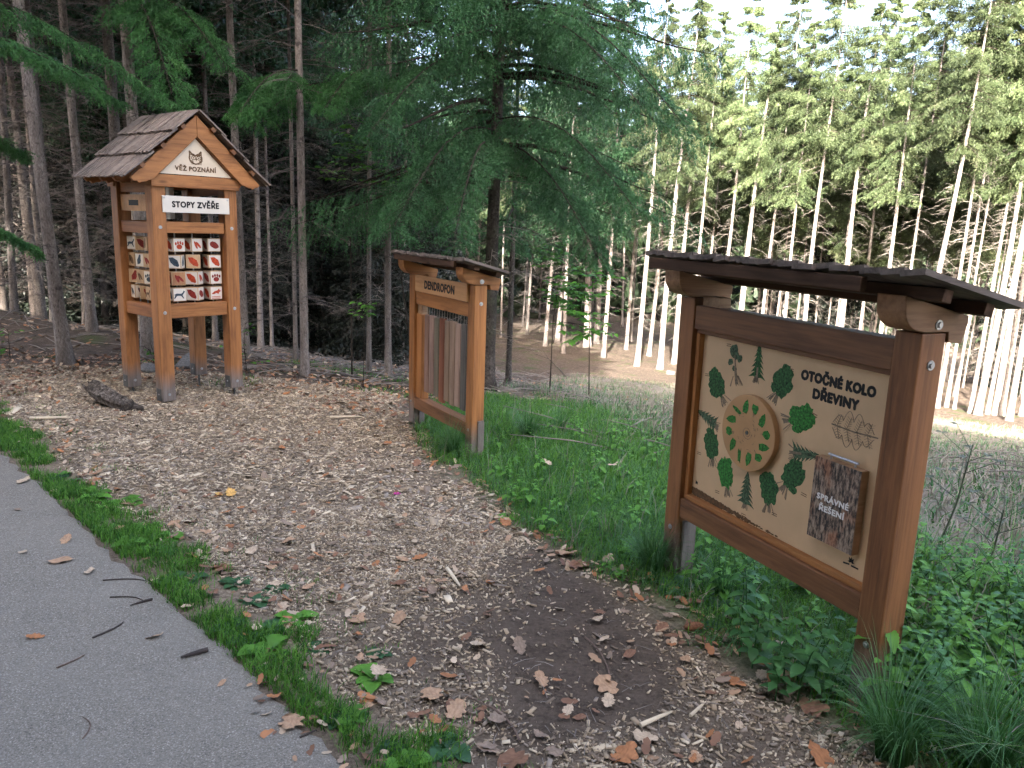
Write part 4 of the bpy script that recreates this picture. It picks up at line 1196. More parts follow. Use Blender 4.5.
# rotten log piece by the tower
def old_log():
    bw = hit(96, 404); be = hit(143, 411)
    cx, cy = (bw[0] + be[0]) / 2, (bw[1] + be[1]) / 2; L = math.hypot(be[0] - bw[0], be[1] - bw[1]); rz = math.atan2(be[1] - bw[1], be[0] - bw[0])
    rr = random.Random(4); V = []; F = []; n, k_ = 15, 18
    for i_ in range(n):
        f = i_ / (n - 1); x = (f - .5) * L
        w_ = .085 * (.35 + .65 * math.sin(PI * min(1, .12 + f * .95)) ** .5); h_ = .045 + .11 * (1 - f) ** 1.0 * (f > .0)
        h_ = .075 + .12 * max(0, 1 - f * 1.15)
        lift = .075 * (1 - f) ** 1.6
        for j in range(k_):
            a = 2 * PI * j / k_; r_ = 1 + .12 * math.sin(5 * a + i_ * .2) + rr.uniform(-.07, .07)
            V.append((x + .02 * math.sin(a * 2 + f * 3), w_ * r_ * math.cos(a), lift + max(-.02, h_ * .55 * r_ * math.sin(a)) + .01 + .02 * (1 - f)))
    for i_ in range(n - 1):
        for j in range(k_): F.append((i_ * k_ + j, i_ * k_ + (j + 1) % k_, (i_ + 1) * k_ + (j + 1) % k_, (i_ + 1) * k_ + j))
    F += [list(range(k_))[::-1], list(range((n - 1) * k_, n * k_))]
    m = MB(); m.add(V, F)
    # splintered spikes pointing up and away on the left
    for (dy, dz, l) in ((-.03, .10, .14), (.0, .12, .10), (.03, .08, .09)):
        x = -L / 2
        m.tube([(x + .07, dy, dz * .8), (x - l * .3, dy * 1.1, dz + .03), (x - l * .8, dy * 1.2, dz + .075)], [.035, .02, .003], 7)
    m.tube([(L * .28, -.10, .0), (L * .33, -.07, .06), (L * .30, -.01, .085)], [.03, .034, .02], 8)
    o = m.build('log', 'oldlog'); o.location = (cx, cy, tz(cx, cy) - .01); o.rotation_euler = (0, 0, rz)
    tag(o, 'dark rotten split log lying on chips at the tower foot', 'log')
MT['oldlog'] = bark('rotten_wood', (.015, .012, .010), (.085, .070, .058), (.26, .23, .20))
old_log()
p = hit(668, 372)
def rock(px_, py_, s, label, mat, seed, sq=.6):
    p = hit(px_, py_); bm = bmesh.new(); bmesh.ops.create_icosphere(bm, subdivisions=3, radius=1)
    rr = random.Random(seed); ph = [rr.uniform(0, 6) for _ in range(6)]
    for v in bm.verts:
        k = 1 + .16 * math.sin(v.co.x * 3 + ph[0]) + .13 * math.sin(v.co.y * 4 + ph[1]) + .1 * math.sin(v.co.z * 5 + ph[2]) + rr.uniform(-.04, .04)
        v.co *= k; v.co.z *= sq
    me = bpy.data.meshes.new('stone'); bm.to_mesh(me); bm.free()
    o = link('stone', me, mat); o.location = (p[0], p[1], p[2] + s * .2); o.scale = (s, s, s); o.rotation_euler = (0, 0, seed); tag(o, label, 'stone')
MT['stone'] = plain('grey_stone', (.15, .145, .14), .9, var=.4, scale=7)
rock(670, 374, .16, 'pale stone at the wood edge left of the big board', 'stone', 1)
rock(152, 372, .12, 'grey mossy stone behind the tower legs', 'stone', 2)
rock(190, 366, .15, 'grey stone on the bank behind the tower', 'stone', 3)
rock(243, 350, .16, 'dark stone at the wood edge right of the tower', 'stone', 4)
# ================================================================== trees
def needles(base, d, length, count, nl, wd, droop, rng, spread=.75, flat=.35):
    """base (T,3), d (T,3) unit directions, length (T,), -> triangles of needles along every twig"""
    T_ = len(base); s = (np.arange(count) + rng.uniform(0, 1, (T_, count))) / count
    P = base[:, None, :] + d[:, None, :] * (length[:, None] * s)[..., None]
    P[..., 2] -= droop * (length[:, None] * s) ** 2 / np.maximum(length[:, None], .05)
    dd = d[:, None, :].repeat(count, 1).copy(); dd[..., 2] -= droop * s * 1.2
    dd /= np.linalg.norm(dd, axis=-1, keepdims=True)
    rv = rng.normal(0, 1, (T_, count, 3)); rv[..., 2] *= flat
    side = np.cross(dd, rv); side /= np.linalg.norm(side, axis=-1, keepdims=True) + 1e-6
    tip = P + (dd * .65 + side * spread) * (nl * rng.uniform(.6, 1.2, (T_, count)))[..., None]
    wv = np.cross(dd, side); wv = wv * .5 + dd * .6; wv /= np.linalg.norm(wv, axis=-1, keepdims=True)
    A = P - wv * wd * .5; B = P + wv * wd * .5
    return np.stack([A, B, tip], 2).reshape(-1, 3)

def make_crown(z0, z1, R, nb, nt_, nn, nl, wd, seed, droop=.35, twl=.33, lowthin=.0, hang=.3, top_pow=.8, az_bias=None):
    """spruce crown: limbs, twigs and needles, one mesh"""
    rng = np.random.default_rng(seed)
    f = np.sort(rng.uniform(0, 1, nb)) ** .9
    z = z0 + (z1 - z0) * f
    az = rng.uniform(0, 2 * PI, nb)
    if az_bias is not None: az = np.where(rng.uniform(0, 1, nb) < .45, az_bias + rng.normal(0, .5, nb), az)
    prof = np.clip((1 - f), 0.02, 1) ** top_pow * (1 - lowthin * np.clip(.25 - f, 0, 1) * 4 * rng.uniform(0, 1, nb))
    L = R * prof * rng.uniform(.65, 1.15, nb) + .08
    H = np.stack([np.cos(az), np.sin(az), np.zeros(nb)], 1); S = np.stack([-np.sin(az), np.cos(az), np.zeros(nb)], 1)
    up = .25 + .5 * f; dr = droop * (1.25 - f)
    def lp(s): # s (nb,k)
        zz = z[:, None] + L[:, None] * (up[:, None] * s * .6 - (dr[:, None] + up[:, None] * .6) * s ** 1.7 + .16 * s ** 4)
        p = H[:, None, :] * (L[:, None] * s)[..., None]
        p[..., 2] = zz; return p
    s = np.linspace(.12, 1, nt_)[None, :].repeat(nb, 0) + rng.uniform(-.02, .02, (nb, nt_)); s = np.clip(s, .05, 1)
    P = lp(s); sg = np.where((np.arange(nt_) % 2)[None] == 0, 1., -1.) * np.ones((nb, 1))
    tl = np.maximum(L[:, None] * twl * (1.15 - .75 * s) * rng.uniform(.6, 1.3, s.shape), .06)
    D = H[:, None, :] * rng.uniform(.35, .8, s.shape)[..., None] + S[:, None, :] * (sg * rng.uniform(.5, 1, s.shape))[..., None]
    D[..., 2] = -hang * rng.uniform(.2, 1.6, s.shape)
    D /= np.linalg.norm(D, axis=-1, keepdims=True)
    V = needles(P.reshape(-1, 3), D.reshape(-1, 3), tl.ravel(), nn, nl, wd, droop * .8, rng)
    # second order twigs
    P2 = (P + D * (tl * .45)[..., None]).reshape(-1, 3); D2 = D * .5 + rng.normal(0, .45, D.shape); D2[..., 2] -= .45 * hang + .15; D2 = (D2 / np.linalg.norm(D2, axis=-1, keepdims=True)).reshape(-1, 3)
    V2 = needles(P2, D2, tl.ravel() * .6, max(3, nn // 2), nl, wd, droop, rng)
    V = np.concatenate([V, V2]); nf = len(V) // 3
    F3 = np.arange(nf * 3).reshape(-1, 3)
    # limbs as thin square tubes
    k = 6; ss = np.linspace(0, 1, k)[None].repeat(nb, 0); Q = lp(ss)
    rad = (.006 + .012 * L)[:, None] * (1.05 - ss)
    vs = []
    for a in range(3):
        an = 2 * PI * a / 3
        o = S[:, None, :] * (rad * math.cos(an))[..., None]; o = o + np.array([0, 0, 1.]) * (rad * math.sin(an))[..., None]
        vs.append(Q + o)
    LV = np.stack(vs, 2).reshape(-1, 3); base = len(V); q4 = []
    bi = (np.arange(nb)[:, None] * k + np.arange(k - 1)[None]).ravel() * 3
    for a in range(3):
        b_ = (a + 1) % 3; q4.append(np.stack([bi + a, bi + b_, bi + 3 + b_, bi + 3 + a], 1))
    F4 = np.concatenate(q4) + base
    me = me_np('crown', np.concatenate([V, LV]), F3, F4)
    mi = np.zeros(len(F4) + nf, np.int32); mi[:len(F4)] = 1
    return me, mi

def crown_mesh(mat, *a, **k):
    me, mi = make_crown(*a, **k)
    me.materials.append(MT[mat]); me.materials.append(MT['limb'])
    me.polygons.foreach_set('material_index', mi); return me

def trunk_mesh(H, r, seed, mat, bend=.05):
    rr = random.Random(seed); m = MB(); n = 16; pts = []; rad = []
    ph = rr.uniform(0, 6)
    for i_ in range(n):
        f = (i_ / (n - 1)) ** 1.5; z = H * f - .25 * (i_ == 0)
        w_ = bend * (math.sin(f * 5 + ph) - math.sin(ph)) * H * .02
        pts.append((w_, w_ * .6, z)); rad.append(r * ((1 - f * .93) + (.32 * math.exp(-z / (r * 2.2)) if z > -1 else .6)))
    m.tube(pts, rad, 12)
    me = m.mesh('trunk'); me.materials.append(MT[mat])
    me.polygons.foreach_set('use_smooth', [True] * len(me.polygons))
    # root flare unevenness
    for v in me.vertices:
        z = v.co.z; a = math.atan2(v.co.y, v.co.x)
        if z < 1: v.co.x *= 1 + .14 * math.sin(3 * a + ph) * math.exp(-max(z, 0) * 4); v.co.y *= 1 + .14 * math.sin(4 * a + ph) * math.exp(-max(z, 0) * 4)
        v.co.x += rr.uniform(-.03, .03) * r; v.co.y += rr.uniform(-.03, .03) * r
    return me

def dead_mesh(z0, z1, n, Lm, seed, r=.009, sub=6, stub=.25, droop=.35, mat='deadwood'):
    rr = random.Random(seed); m = MB()
    for _ in range(n):
        z = rr.uniform(z0, z1); a = rr.uniform(0, 2 * PI); L = Lm * rr.uniform(.35, 1.15) * (.6 + .4 * (z - z0) / (z1 - z0)); up = rr.uniform(-.15, .3)
        if rr.random() < stub: L *= .2
        c, s = math.cos(a), math.sin(a); k = 6; pts = []; wob = rr.uniform(-.15, .15)
        for i_ in range(k):
            f = i_ / (k - 1); h = L * f
            pts.append((c * h - s * wob * L * f * f, s * h + c * wob * L * f * f, z + L * (up * f - droop * rr.uniform(.8, 1.2) * f * f)))
        m.tube(pts, [r * (.55 + L * .35) * (1 - .85 * i_ / (k - 1)) for i_ in range(k)], 3, cap=False)
        if L > .4:
            for q in range(sub):
                i_ = rr.randrange(1, k - 1); b = pts[i_]; sa = a + rr.choice((-1, 1)) * rr.uniform(.5, 1.1); l = L * rr.uniform(.15, .42)
                e = (b[0] + math.cos(sa) * l, b[1] + math.sin(sa) * l, b[2] - l * rr.uniform(-.05, .6)); mm = ((b[0] + e[0]) / 2, (b[1] + e[1]) / 2, (b[2] + e[2]) / 2 + l * .08)
                m.tube([b, mm, e], [r * .4, r * .3, r * .12], 3, cap=False)
    me = m.mesh('dead_branches'); me.materials.append(MT[mat]); return me

P = {}
# tall edge spruces lit by the sun at the far side of the clearing
for k in range(4):
    P['edge', k] = dict(trunk=trunk_mesh(15.2, .13, 10 + k, 'bark_sunlit', .3), crown=crown_mesh('needle_far', 7.4 + .5 * k, 15.4, 1.5, 110, 20, 13, .10, .028, 100 + k, droop=.6, lowthin=1.0, hang=1.2, top_pow=.5), dead=dead_mesh(1.2, 9, 80, .95, 40 + k, .0085, 7, droop=.6))
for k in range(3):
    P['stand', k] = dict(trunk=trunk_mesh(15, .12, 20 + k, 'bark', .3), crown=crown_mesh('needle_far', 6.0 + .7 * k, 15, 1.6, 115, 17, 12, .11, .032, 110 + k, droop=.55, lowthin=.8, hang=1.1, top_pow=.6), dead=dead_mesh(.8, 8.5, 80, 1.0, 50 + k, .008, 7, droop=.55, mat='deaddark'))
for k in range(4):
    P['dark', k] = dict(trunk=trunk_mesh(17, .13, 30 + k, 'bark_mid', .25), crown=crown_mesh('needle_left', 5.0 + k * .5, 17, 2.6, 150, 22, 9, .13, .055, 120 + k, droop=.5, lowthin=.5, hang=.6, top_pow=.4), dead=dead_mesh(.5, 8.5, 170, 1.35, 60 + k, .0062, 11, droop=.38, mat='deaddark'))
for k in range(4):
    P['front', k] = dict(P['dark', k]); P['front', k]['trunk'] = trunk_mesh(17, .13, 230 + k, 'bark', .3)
# big dense ones standing behind the photographer
for k in range(2):
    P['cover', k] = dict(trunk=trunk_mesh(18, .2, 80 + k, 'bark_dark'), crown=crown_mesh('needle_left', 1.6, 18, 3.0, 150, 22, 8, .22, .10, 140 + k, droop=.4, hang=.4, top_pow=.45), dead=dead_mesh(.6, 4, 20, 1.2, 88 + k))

def tree(kind, k, x, y, s=1.0, rz=None, lean=(0, 0), label=None, group=None, cat='spruce tree', crown=True, sc_r=1.0, z=None, name='spruce_tree'):
    pr = P[kind, k]; rz = random.uniform(0, 2 * PI) if rz is None else rz
    o = empty(name, (x, y, tz(x, y) - .02 if z is None else z), 0, label, cat, group)
    o.rotation_euler = (Matrix.Rotation(lean[1], 3, 'Y') @ Matrix.Rotation(lean[0], 3, 'X') @ Matrix.Rotation(rz, 3, 'Z')).to_euler()
    for part in ('trunk', 'crown', 'dead'):
        if part == 'crown' and not crown: continue
        if pr.get(part) is None: continue
        c = bpy.data.objects.new({'trunk': 'trunk', 'crown': 'crown', 'dead': 'dead_branches'}[part], pr[part]); COL.objects.link(c); c.parent = o
        c.scale = (s * (sc_r if part == 'trunk' else 1), s * (sc_r if part == 'trunk' else 1), s)
    return o
placed = []
def put_px(px_, py_, wpx, kind, k, lean=0, label=None, group=None, s=1.0, lean_y=0, minr=0, **kw):
    p = hit(px_, py_); d = pix(p[0], p[1], p[2])[2]; r = wpx / 2 / FPX * d * (.8 if kind == 'front' else 1)
    base = {'edge': .13, 'stand': .12, 'dark': .13, 'front': .13, 'cover': .2}[kind]
    placed.append((p[0], p[1])); return tree(kind, k, p[0], p[1], s, lean=(lean_y, lean), label=label, group=group, sc_r=max(r / base / s, .22), **kw)

# ---- named trunks on the left, placed where they stand in the photograph
put_px(66, 364, 15, 'front', 0, -.050, 'thick grey spruce trunk leaning left, nearest one left of the tower', s=1.0)
put_px(92, 331, 11, 'front', 1, -.01, 'slim grey trunk between the thick leaning trunk and the tower')
put_px(149, 357, 15, 'front', 2, .0, 'grey trunk seen between the legs of the tower')
put_px(4, 306, 12, 'front', 3, .0, 'reddish trunk at the left frame edge behind the mound')
put_px(40, 306, 8, 'front', 1, .0, 'thin dark trunk right behind the leaning spruce')
put_px(246, 356, 10, 'front', 0, -.015, 'straight pale grey trunk rising behind the right side of the tower')
put_px(261, 347, 7, 'front', 1, .0, 'narrow trunk a step right of the tower roof')
put_px(272, 346, 4, 'front', 2, .0, 'very thin trunk between the tower and the tallest dark trunk')
put_px(290, 344, 4, 'front', 3, .0, 'very thin trunk touching the left of the twin trunks')
put_px(296, 362, 5, 'front', 0, .0, 'pale slim trunk standing tight against the thick middle trunk')
put_px(305, 376, 10, 'front', 3, .0, 'thick two toned trunk in the middle between tower and small board')
put_px(317, 342, 4, 'front', 2, .0, 'slim pale trunk left of the green moss patch')
put_px(349, 351, 5, 'front', 1, .0, 'dark slim trunk on the right of the green moss patch')
put_px(369, 372, 6, 'front', 2, .0, 'light slender trunk with leafy twigs left of small board')
put_px(388, 377, 8, 'front', 0, .0, 'straight trunk nearest the left post of the small board')
put_px(379, 346, 3, 'front', 3, .0, 'hair thin trunk between the two slender trunks by small board')
put_px(402, 362, 5, 'front', 1, .0, 'pale trunk partly behind the left post of small board')
# centre
put_px(545, 346, 5, 'front', 1, .02, 'pale trunk leaning right beyond the small board')
put_px(563, 353, 5, 'front', 2, .01, 'right one of the pale pair beyond the small board')
put_px(557, 343, 5, 'stand', 2, .01, 'darker trunk hugging the pale pair beyond small board')
put_px(587, 347, 8, 'stand', 0, .0, 'stout grey trunk in the middle of the central cluster')
put_px(596, 343, 6, 'stand', 1, .0, 'grey trunk behind the stout trunk of central cluster')
put_px(603, 358, 6, 'front', 3, .02, 'front grey trunk of the central cluster')
put_px(626, 350, 4, 'stand', 2, .02, 'brownish thin trunk between central cluster and two white trunks')
put_px(637, 366, 5.5, 'edge', 0, .02, 'slim white trunk, left of the two in front of the dark gap')
put_px(660, 369, 6, 'edge', 1, .035, 'slim white trunk, right of the two next to big board')
put_px(649, 356, 4.5, 'stand', 0, .03, 'brownish trunk between the two slim white trunks')
put_px(674, 363, 5.5, 'edge', 2, .02, 'white trunk cut by the left post of big board')
# right edge of the clearing
R_ = [(686, 366, 5.5, .03, 'pale trunk rising above the left end of the big board roof'),
      (697, 362, 4.5, .03, 'thin brownish trunk just right of the roof left end'),
      (712, 371, 6, .03, 'straight pale trunk with yellow lit sprays over the roof'),
      (733, 376, 9, .045, 'broad bright white trunk above the left half of the roof'),
      (756, 376, 5, .02, 'thin pale trunk right of the broad white one'),
      (779, 382, 5.5, .0, 'slender white trunk above the middle of the roof'),
      (799, 385, 7, .01, 'sunlit trunk crossing the middle of the roof line'),
      (833, 392, 9, .02, 'bright white trunk with hanging lit clump above the roof'),
      (852, 388, 5, .0, 'thin grey trunk between two bright trunks over the roof'),
      (872, 397, 7, .0, 'slim bright trunk over the right half of the roof'),
      (893, 398, 5, .01, 'thin brownish trunk left of the tallest bright trunk'),
      (911, 405, 9, .05, 'tallest bright trunk leaning right over the roof end'),
      (937, 408, 5.5, .015, 'first thin white trunk right of the big board post'),
      (946, 407, 5, .015, 'second thin white trunk right of the big board post'),
      (954, 409, 4, .02, 'third very thin white trunk right of big board post'),
      (970, 413, 6, .02, 'white trunk left of the brightest one at right'),
      (977, 415, 9, .03, 'brightest wide white trunk at the right edge of clearing'),
      (987, 414, 5.5, .03, 'white trunk directly right of the brightest one'),
      (994, 415, 6, .02, 'pale trunk before the shaded brown trunk'),
      (1001, 415, 7, .02, 'brown shaded trunk near the right frame edge'),
      (1009, 421, 8, .03, 'nearest white trunk near the right frame edge with dead stubs'),
      (1021, 416, 7, .03, 'grey trunk cut by the right frame edge')]
for q, (a, b, c_, le, lb) in enumerate(R_): put_px(a, b, c_ * .78, 'edge', q % 4, le, lb, s=[.97, .88, 1.0, .92][q % 4], z=None)

# ---- the rest of the wood
rr = random.Random(77); tries = 0; cnt = {'l': 0, 'c': 0, 'r': 0}
def ok(x, y, dmin):
    return all((x - a) ** 2 + (y - b) ** 2 > dmin * dmin for a, b in placed)
while tries < 9000 and sum(cnt.values()) < 88:
    tries += 1
    d = 9 + 52 * rr.random() ** .85; a = rr.uniform(-.74, .74); x, y = d * math.sin(a), d * math.cos(a)
    px_, py_, dp = pix(x, y, tz(x, y))
    if px_ < -120 or px_ > 1150: continue
    t = .45 * x + .89 * y
    lim = np.interp(px_, [-100, 60, 200, 420, 520, 640, 760, 900, 1024, 1150], [330, 325, 335, 338, 338, 345, 372, 395, 408, 412])
    if py_ > lim: continue
    if not ok(x, y, 1.15 + d * .022): continue
    placed.append((x, y))
    if px_ < 480:
        z_ = 'l'; kd = 'dark'; k = rr.randrange(4); lb = 'thin spruce in the dark wood far behind tower and small board'; gp = 'spruces of the dark wood at left'
    elif px_ < 660:
        z_ = 'c'; kd = rr.choice(['dark', 'stand']); k = rr.randrange(3); lb = 'thin spruce deep in the wood behind the central cluster'; gp = 'spruces deep in the wood, centre'
    else:
        z_ = 'r'; kd = rr.choice(['stand', 'stand', 'edge']); k = rr.randrange(3); lb = 'spruce standing behind the sunlit front row past the clearing'; gp = 'spruces behind the sunlit row'
    cnt[z_] += 1
    tree(kd, k, x, y, rr.uniform(.78, 1.0) if z_ == 'r' else rr.uniform(.85, 1.15), lean=(rr.gauss(0, .02), rr.gauss(.01, .02)), label=lb, group=gp, sc_r=rr.uniform(.4, .75))
for (z_, n0, x0, x1, d0, d1, kd, lb, gp) in (('l', 42, -60, 470, 11, 34, 'dark', 'thin spruce in the dark wood far behind tower and small board', 'spruces of the dark wood at left'),
        ('c', 26, 500, 690, 20, 38, 'stand', 'thin spruce deep in the wood behind the central cluster', 'spruces deep in the wood, centre'),
        ('r', 64, 680, 1080, 25, 44, 'stand', 'spruce standing behind the sunlit front row past the clearing', 'spruces behind the sunlit row')):
    n1 = 0; tr_ = 0
    while n1 < n0 and tr_ < 4000:
        tr_ += 1; d = rr.uniform(d0, d1); a = rr.uniform(-.74, .74); x, y = d * math.sin(a), d * math.cos(a)
        px_, py_, dp = pix(x, y, tz(x, y)); lim = np.interp(px_, [-100, 60, 200, 420, 520, 640, 760, 900, 1024, 1150], [335, 330, 342, 345, 342, 350, 374, 397, 410, 414])
        if not (x0 < px_ < x1) or py_ > lim or not ok(x, y, .8): continue
        placed.append((x, y)); n1 += 1
        tree(kd, rr.randrange(3), x, y, rr.uniform(.76, .98) if z_ == 'r' else rr.uniform(.9, 1.1), lean=(rr.gauss(0, .02), rr.gauss(.01, .025)), label=lb, group=gp, sc_r=rr.uniform(.38, .62))
print('trees', cnt, tries)

# young dense spruces added to put darkness between the trunks
for k in range(3):
    P['young', k] = dict(trunk=trunk_mesh(5.5, .05, 160 + k, 'bark_dark'), crown=crown_mesh('needle_shade', .25, 5.4 + k, 1.7, 110, 18, 8, .13, .06, 170 + k, droop=.4, hang=.5, top_pow=.5), dead=dead_mesh(.2, 3, 30, 1.5, 180 + k, .009, 8))
rr = random.Random(123); n_ = 0
while n_ < 75:
    d = rr.uniform(19, 46); a = rr.uniform(-.74, .74); x, y = d * math.sin(a), d * math.cos(a); px_, py_, dp = pix(x, y, tz(x, y))
    if not (-80 < px_ < 1110) or 470 < px_ < 700: continue
    if d < (19 if px_ < 440 else 38 if px_ < 660 else 38): continue
    if not ok(x, y, 1.0): continue
    placed.append((x, y)); n_ += 1
    tree('young', rr.randrange(3), x, y, rr.uniform(.8, 1.3), name='added_young_spruce', cat='young spruce', label='added dark young spruce shading the gaps deep in the wood', group='young spruces added as dark backdrop')
# far wood closing the view
fm = MB(); rr = random.Random(9)
MT['farwood'] = leafmat('far_wood', (.02, .035, .018), (.035, .055, .025), None, 0, rand=0, scale=.5)
FV = []; 
rng = np.random.default_rng(99)
nT = 260; ang = rng.uniform(-.95, .95, nT); dd_ = rng.uniform(62, 90, nT)
fx, fy = dd_ * np.sin(ang), dd_ * np.cos(ang); fz = terrain(fx, fy)
nq = 420
f = rng.uniform(0, 1, (nT, nq)) ** .8; az = rng.uniform(0, 2 * PI, (nT, nq)); Ht = rng.uniform(11, 16, nT)[:, None]
R__ = 2.6 * (1 - f) ** .6 * rng.uniform(.3, 1, (nT, nq))
C0 = np.stack([fx[:, None] + R__ * np.cos(az), fy[:, None] + R__ * np.sin(az), fz[:, None] + .3 + Ht * f], -1).reshape(-1, 3)
d1 = rng.normal(0, .5, C0.shape); d2 = rng.normal(0, .35, C0.shape)
FV = np.stack([C0 - d1, C0 + d1, C0 + d2 - np.array([0, 0, .6])], 1).reshape(-1, 3)
o = link('far_wood', me_np('far_wood', FV, np.arange(len(FV)).reshape(-1, 3)), 'farwood')
tag(o, 'dense far wood closing the view behind all trunks', 'far wood', kind='stuff')

# ---- trees behind the photographer that shade the clearing front
cov = [(-6.5, -4.0, .95), (-3.6, -5.6, 1.0), (-.8, -5.0, .95), (-9.5, -2.0, 1.0), (-5.2, -8.5, 1.1), (-1.8, -9.0, 1.15), (-12, 1.5, 1.0), (-8.6, -7.0, 1.1), (1.0, -8.2, 1.0), (-13, -4.5, 1.1), (-3.5, -12, 1.25), (.2, -12.5, 1.2), (-7.5, -11.5, 1.2), (-2.6, -7.0, 1.05), (-4.6, -10.2, 1.15), (-.2, -10.6, 1.15),
       (2.4, -9.6, 1.15), (4.2, -12.6, 1.2), (2.2, -13.5, 1.3),
       (2.6, -5.2, .55), (4.8, -4.6, .50), (7.0, -4.4, .46), (3.7, -6.8, .6), (6.0, -6.6, .56), (8.6, -6.0, .5)]
for q, (x, y, s) in enumerate(cov):
    tree('cover', q % 2, x, y, s, label='dense dark spruce standing behind the photographer', group='spruces shading the path', z=0)

# ---- near spruce in the middle with sweeping limbs
def near_spruce():
    p = hit(487, 391); d = pix(*p)[2]
    P['near', 0] = dict(trunk=trunk_mesh(11, .068 * d / 7.7, 301, 'bark_dark', .06), crown=crown_mesh('needle_near', 2.35, 9.0, 2.1, 170, 50, 28, .036, .014, 302, droop=.36, twl=.30, hang=1.5, top_pow=.22, lowthin=.1), dead=dead_mesh(.5, 2.6, 26, 1.0, 303, .008, 8))
    placed.append((p[0], p[1]))
    o = tree('near', 0, p[0], p[1], 1.0, rz=.4, lean=(0, .012), label='dark spruce with sweeping green boughs right behind the small board')
    return o
near_spruce()
P['near', 1] = dict(trunk=trunk_mesh(9, .045, 311, 'bark_dark', .1), crown=crown_mesh('needle_near', 2.2, 8.5, 1.2, 70, 34, 20, .036, .014, 312, droop=.5, twl=.3, hang=.8, top_pow=.35, lowthin=.3), dead=dead_mesh(.3, 2.6, 40, .8, 313, .006, 8))
p = hit(508, 388); tree('near', 1, p[0] , p[1], 1.0, rz=1.1, label='slim mossy spruce just right of the small board post')
p = hit(340, 340); tree('near', 1, p[0] , p[1], 1.3, rz=4.1, label='slender green spruce beyond the moss patch')

# ---- low green boughs reaching in above the tower
def bough(a, b, wid, seed, label, mat='needle_bright', drop=.5, n=46, nn=20):
    """one long bough from world point a to b"""
    rng = np.random.default_rng(seed); a = np.array(a, float); b = np.array(b, float); ax_ = b - a; L = np.linalg.norm(ax_); u = ax_ / L
    S = np.cross(u, [0, 0, 1.]); S /= np.linalg.norm(S)
    s = np.linspace(.12, 1, n); pt = a[None] + ax_[None] * s[:, None]; pt[:, 2] += .12 * L * np.sin(PI * s) 
    sg = np.where(np.arange(n) % 2 == 0, 1., -1.); tl = wid * (1.1 - .6 * s) * rng.uniform(.6, 1.2, n)
    D = u[None] * rng.uniform(.4, .8, n)[:, None] + S[None] * (sg * rng.uniform(.6, 1, n))[:, None]; D[:, 2] -= drop * rng.uniform(.1, .8, n); D /= np.linalg.norm(D, axis=1, keepdims=True)
    B_ = [pt]; DD = [D]; LL = [tl]
    for q in (.15, .3, .45, .6, .75, .92):
        for sg2 in (-1, 1):
            D2 = D * .75 + np.cross(D, [0, 0, 1.]) * sg2 * .6 + rng.normal(0, .12, D.shape); D2[:, 2] -= rng.uniform(.1, .8, len(D2)); D2 /= np.linalg.norm(D2, axis=1, keepdims=True)
            B_.append(pt + D * (tl * q)[:, None]); DD.append(D2); LL.append(tl * (.5 - .3 * q) * rng.uniform(.7, 1.3, n) + .03)
    V = np.concatenate([needles(x_, y_, z_, nn if i_ == 0 else nn, .028, .010, .35, rng, .8) for i_, (x_, y_, z_) in enumerate(zip(B_, DD, LL))])
    me = me_np('needles', V, np.arange(len(V)).reshape(-1, 3))
    m = MB(); k = 10; pts = [tuple(a + ax_ * (i_ / (k - 1)) + np.array([0, 0, .12 * L * math.sin(PI * i_ / (k - 1))])) for i_ in range(k)]
    m.tube(pts, [.008 * (1.1 - i_ / (k - 1)) + .002 for i_ in range(k)], 6)
    for i_ in range(n): m.tube([tuple(pt[i_]), tuple(pt[i_] + D[i_] * tl[i_] * .9 + np.array([0, 0, -.35 * tl[i_] * .8]))], [.003, .001], 3, cap=False)
    o = m.build('spruce_bough', 'limb'); tag(o, label, 'spruce bough'); link('needles', me, mat, o)
    return o
def wp(px_, py_, Yd):
    c = np.array([(px_ - 512) / FPX, -(py_ - 384) / FPX, -1.0]); r = Rm @ c
    return np.array([0, 0, CH]) + r * (Yd / r[1])
def on_trunk(base, py_):
    p = hit(*base) if not isinstance(base, np.ndarray) else base
    q = wp(512, py_, p[1]); return np.array([p[0], p[1], q[2] - (q[0] - p[0]) * 0.035])
NT = np.array([-5.55, 6.3, tz(-5.55, 6.3)])
tree('dark', 2, NT[0], NT[1], .95, rz=1., label='spruce trunk just outside the left frame edge carrying the green boughs', sc_r=.9)
CS = (487, 391)
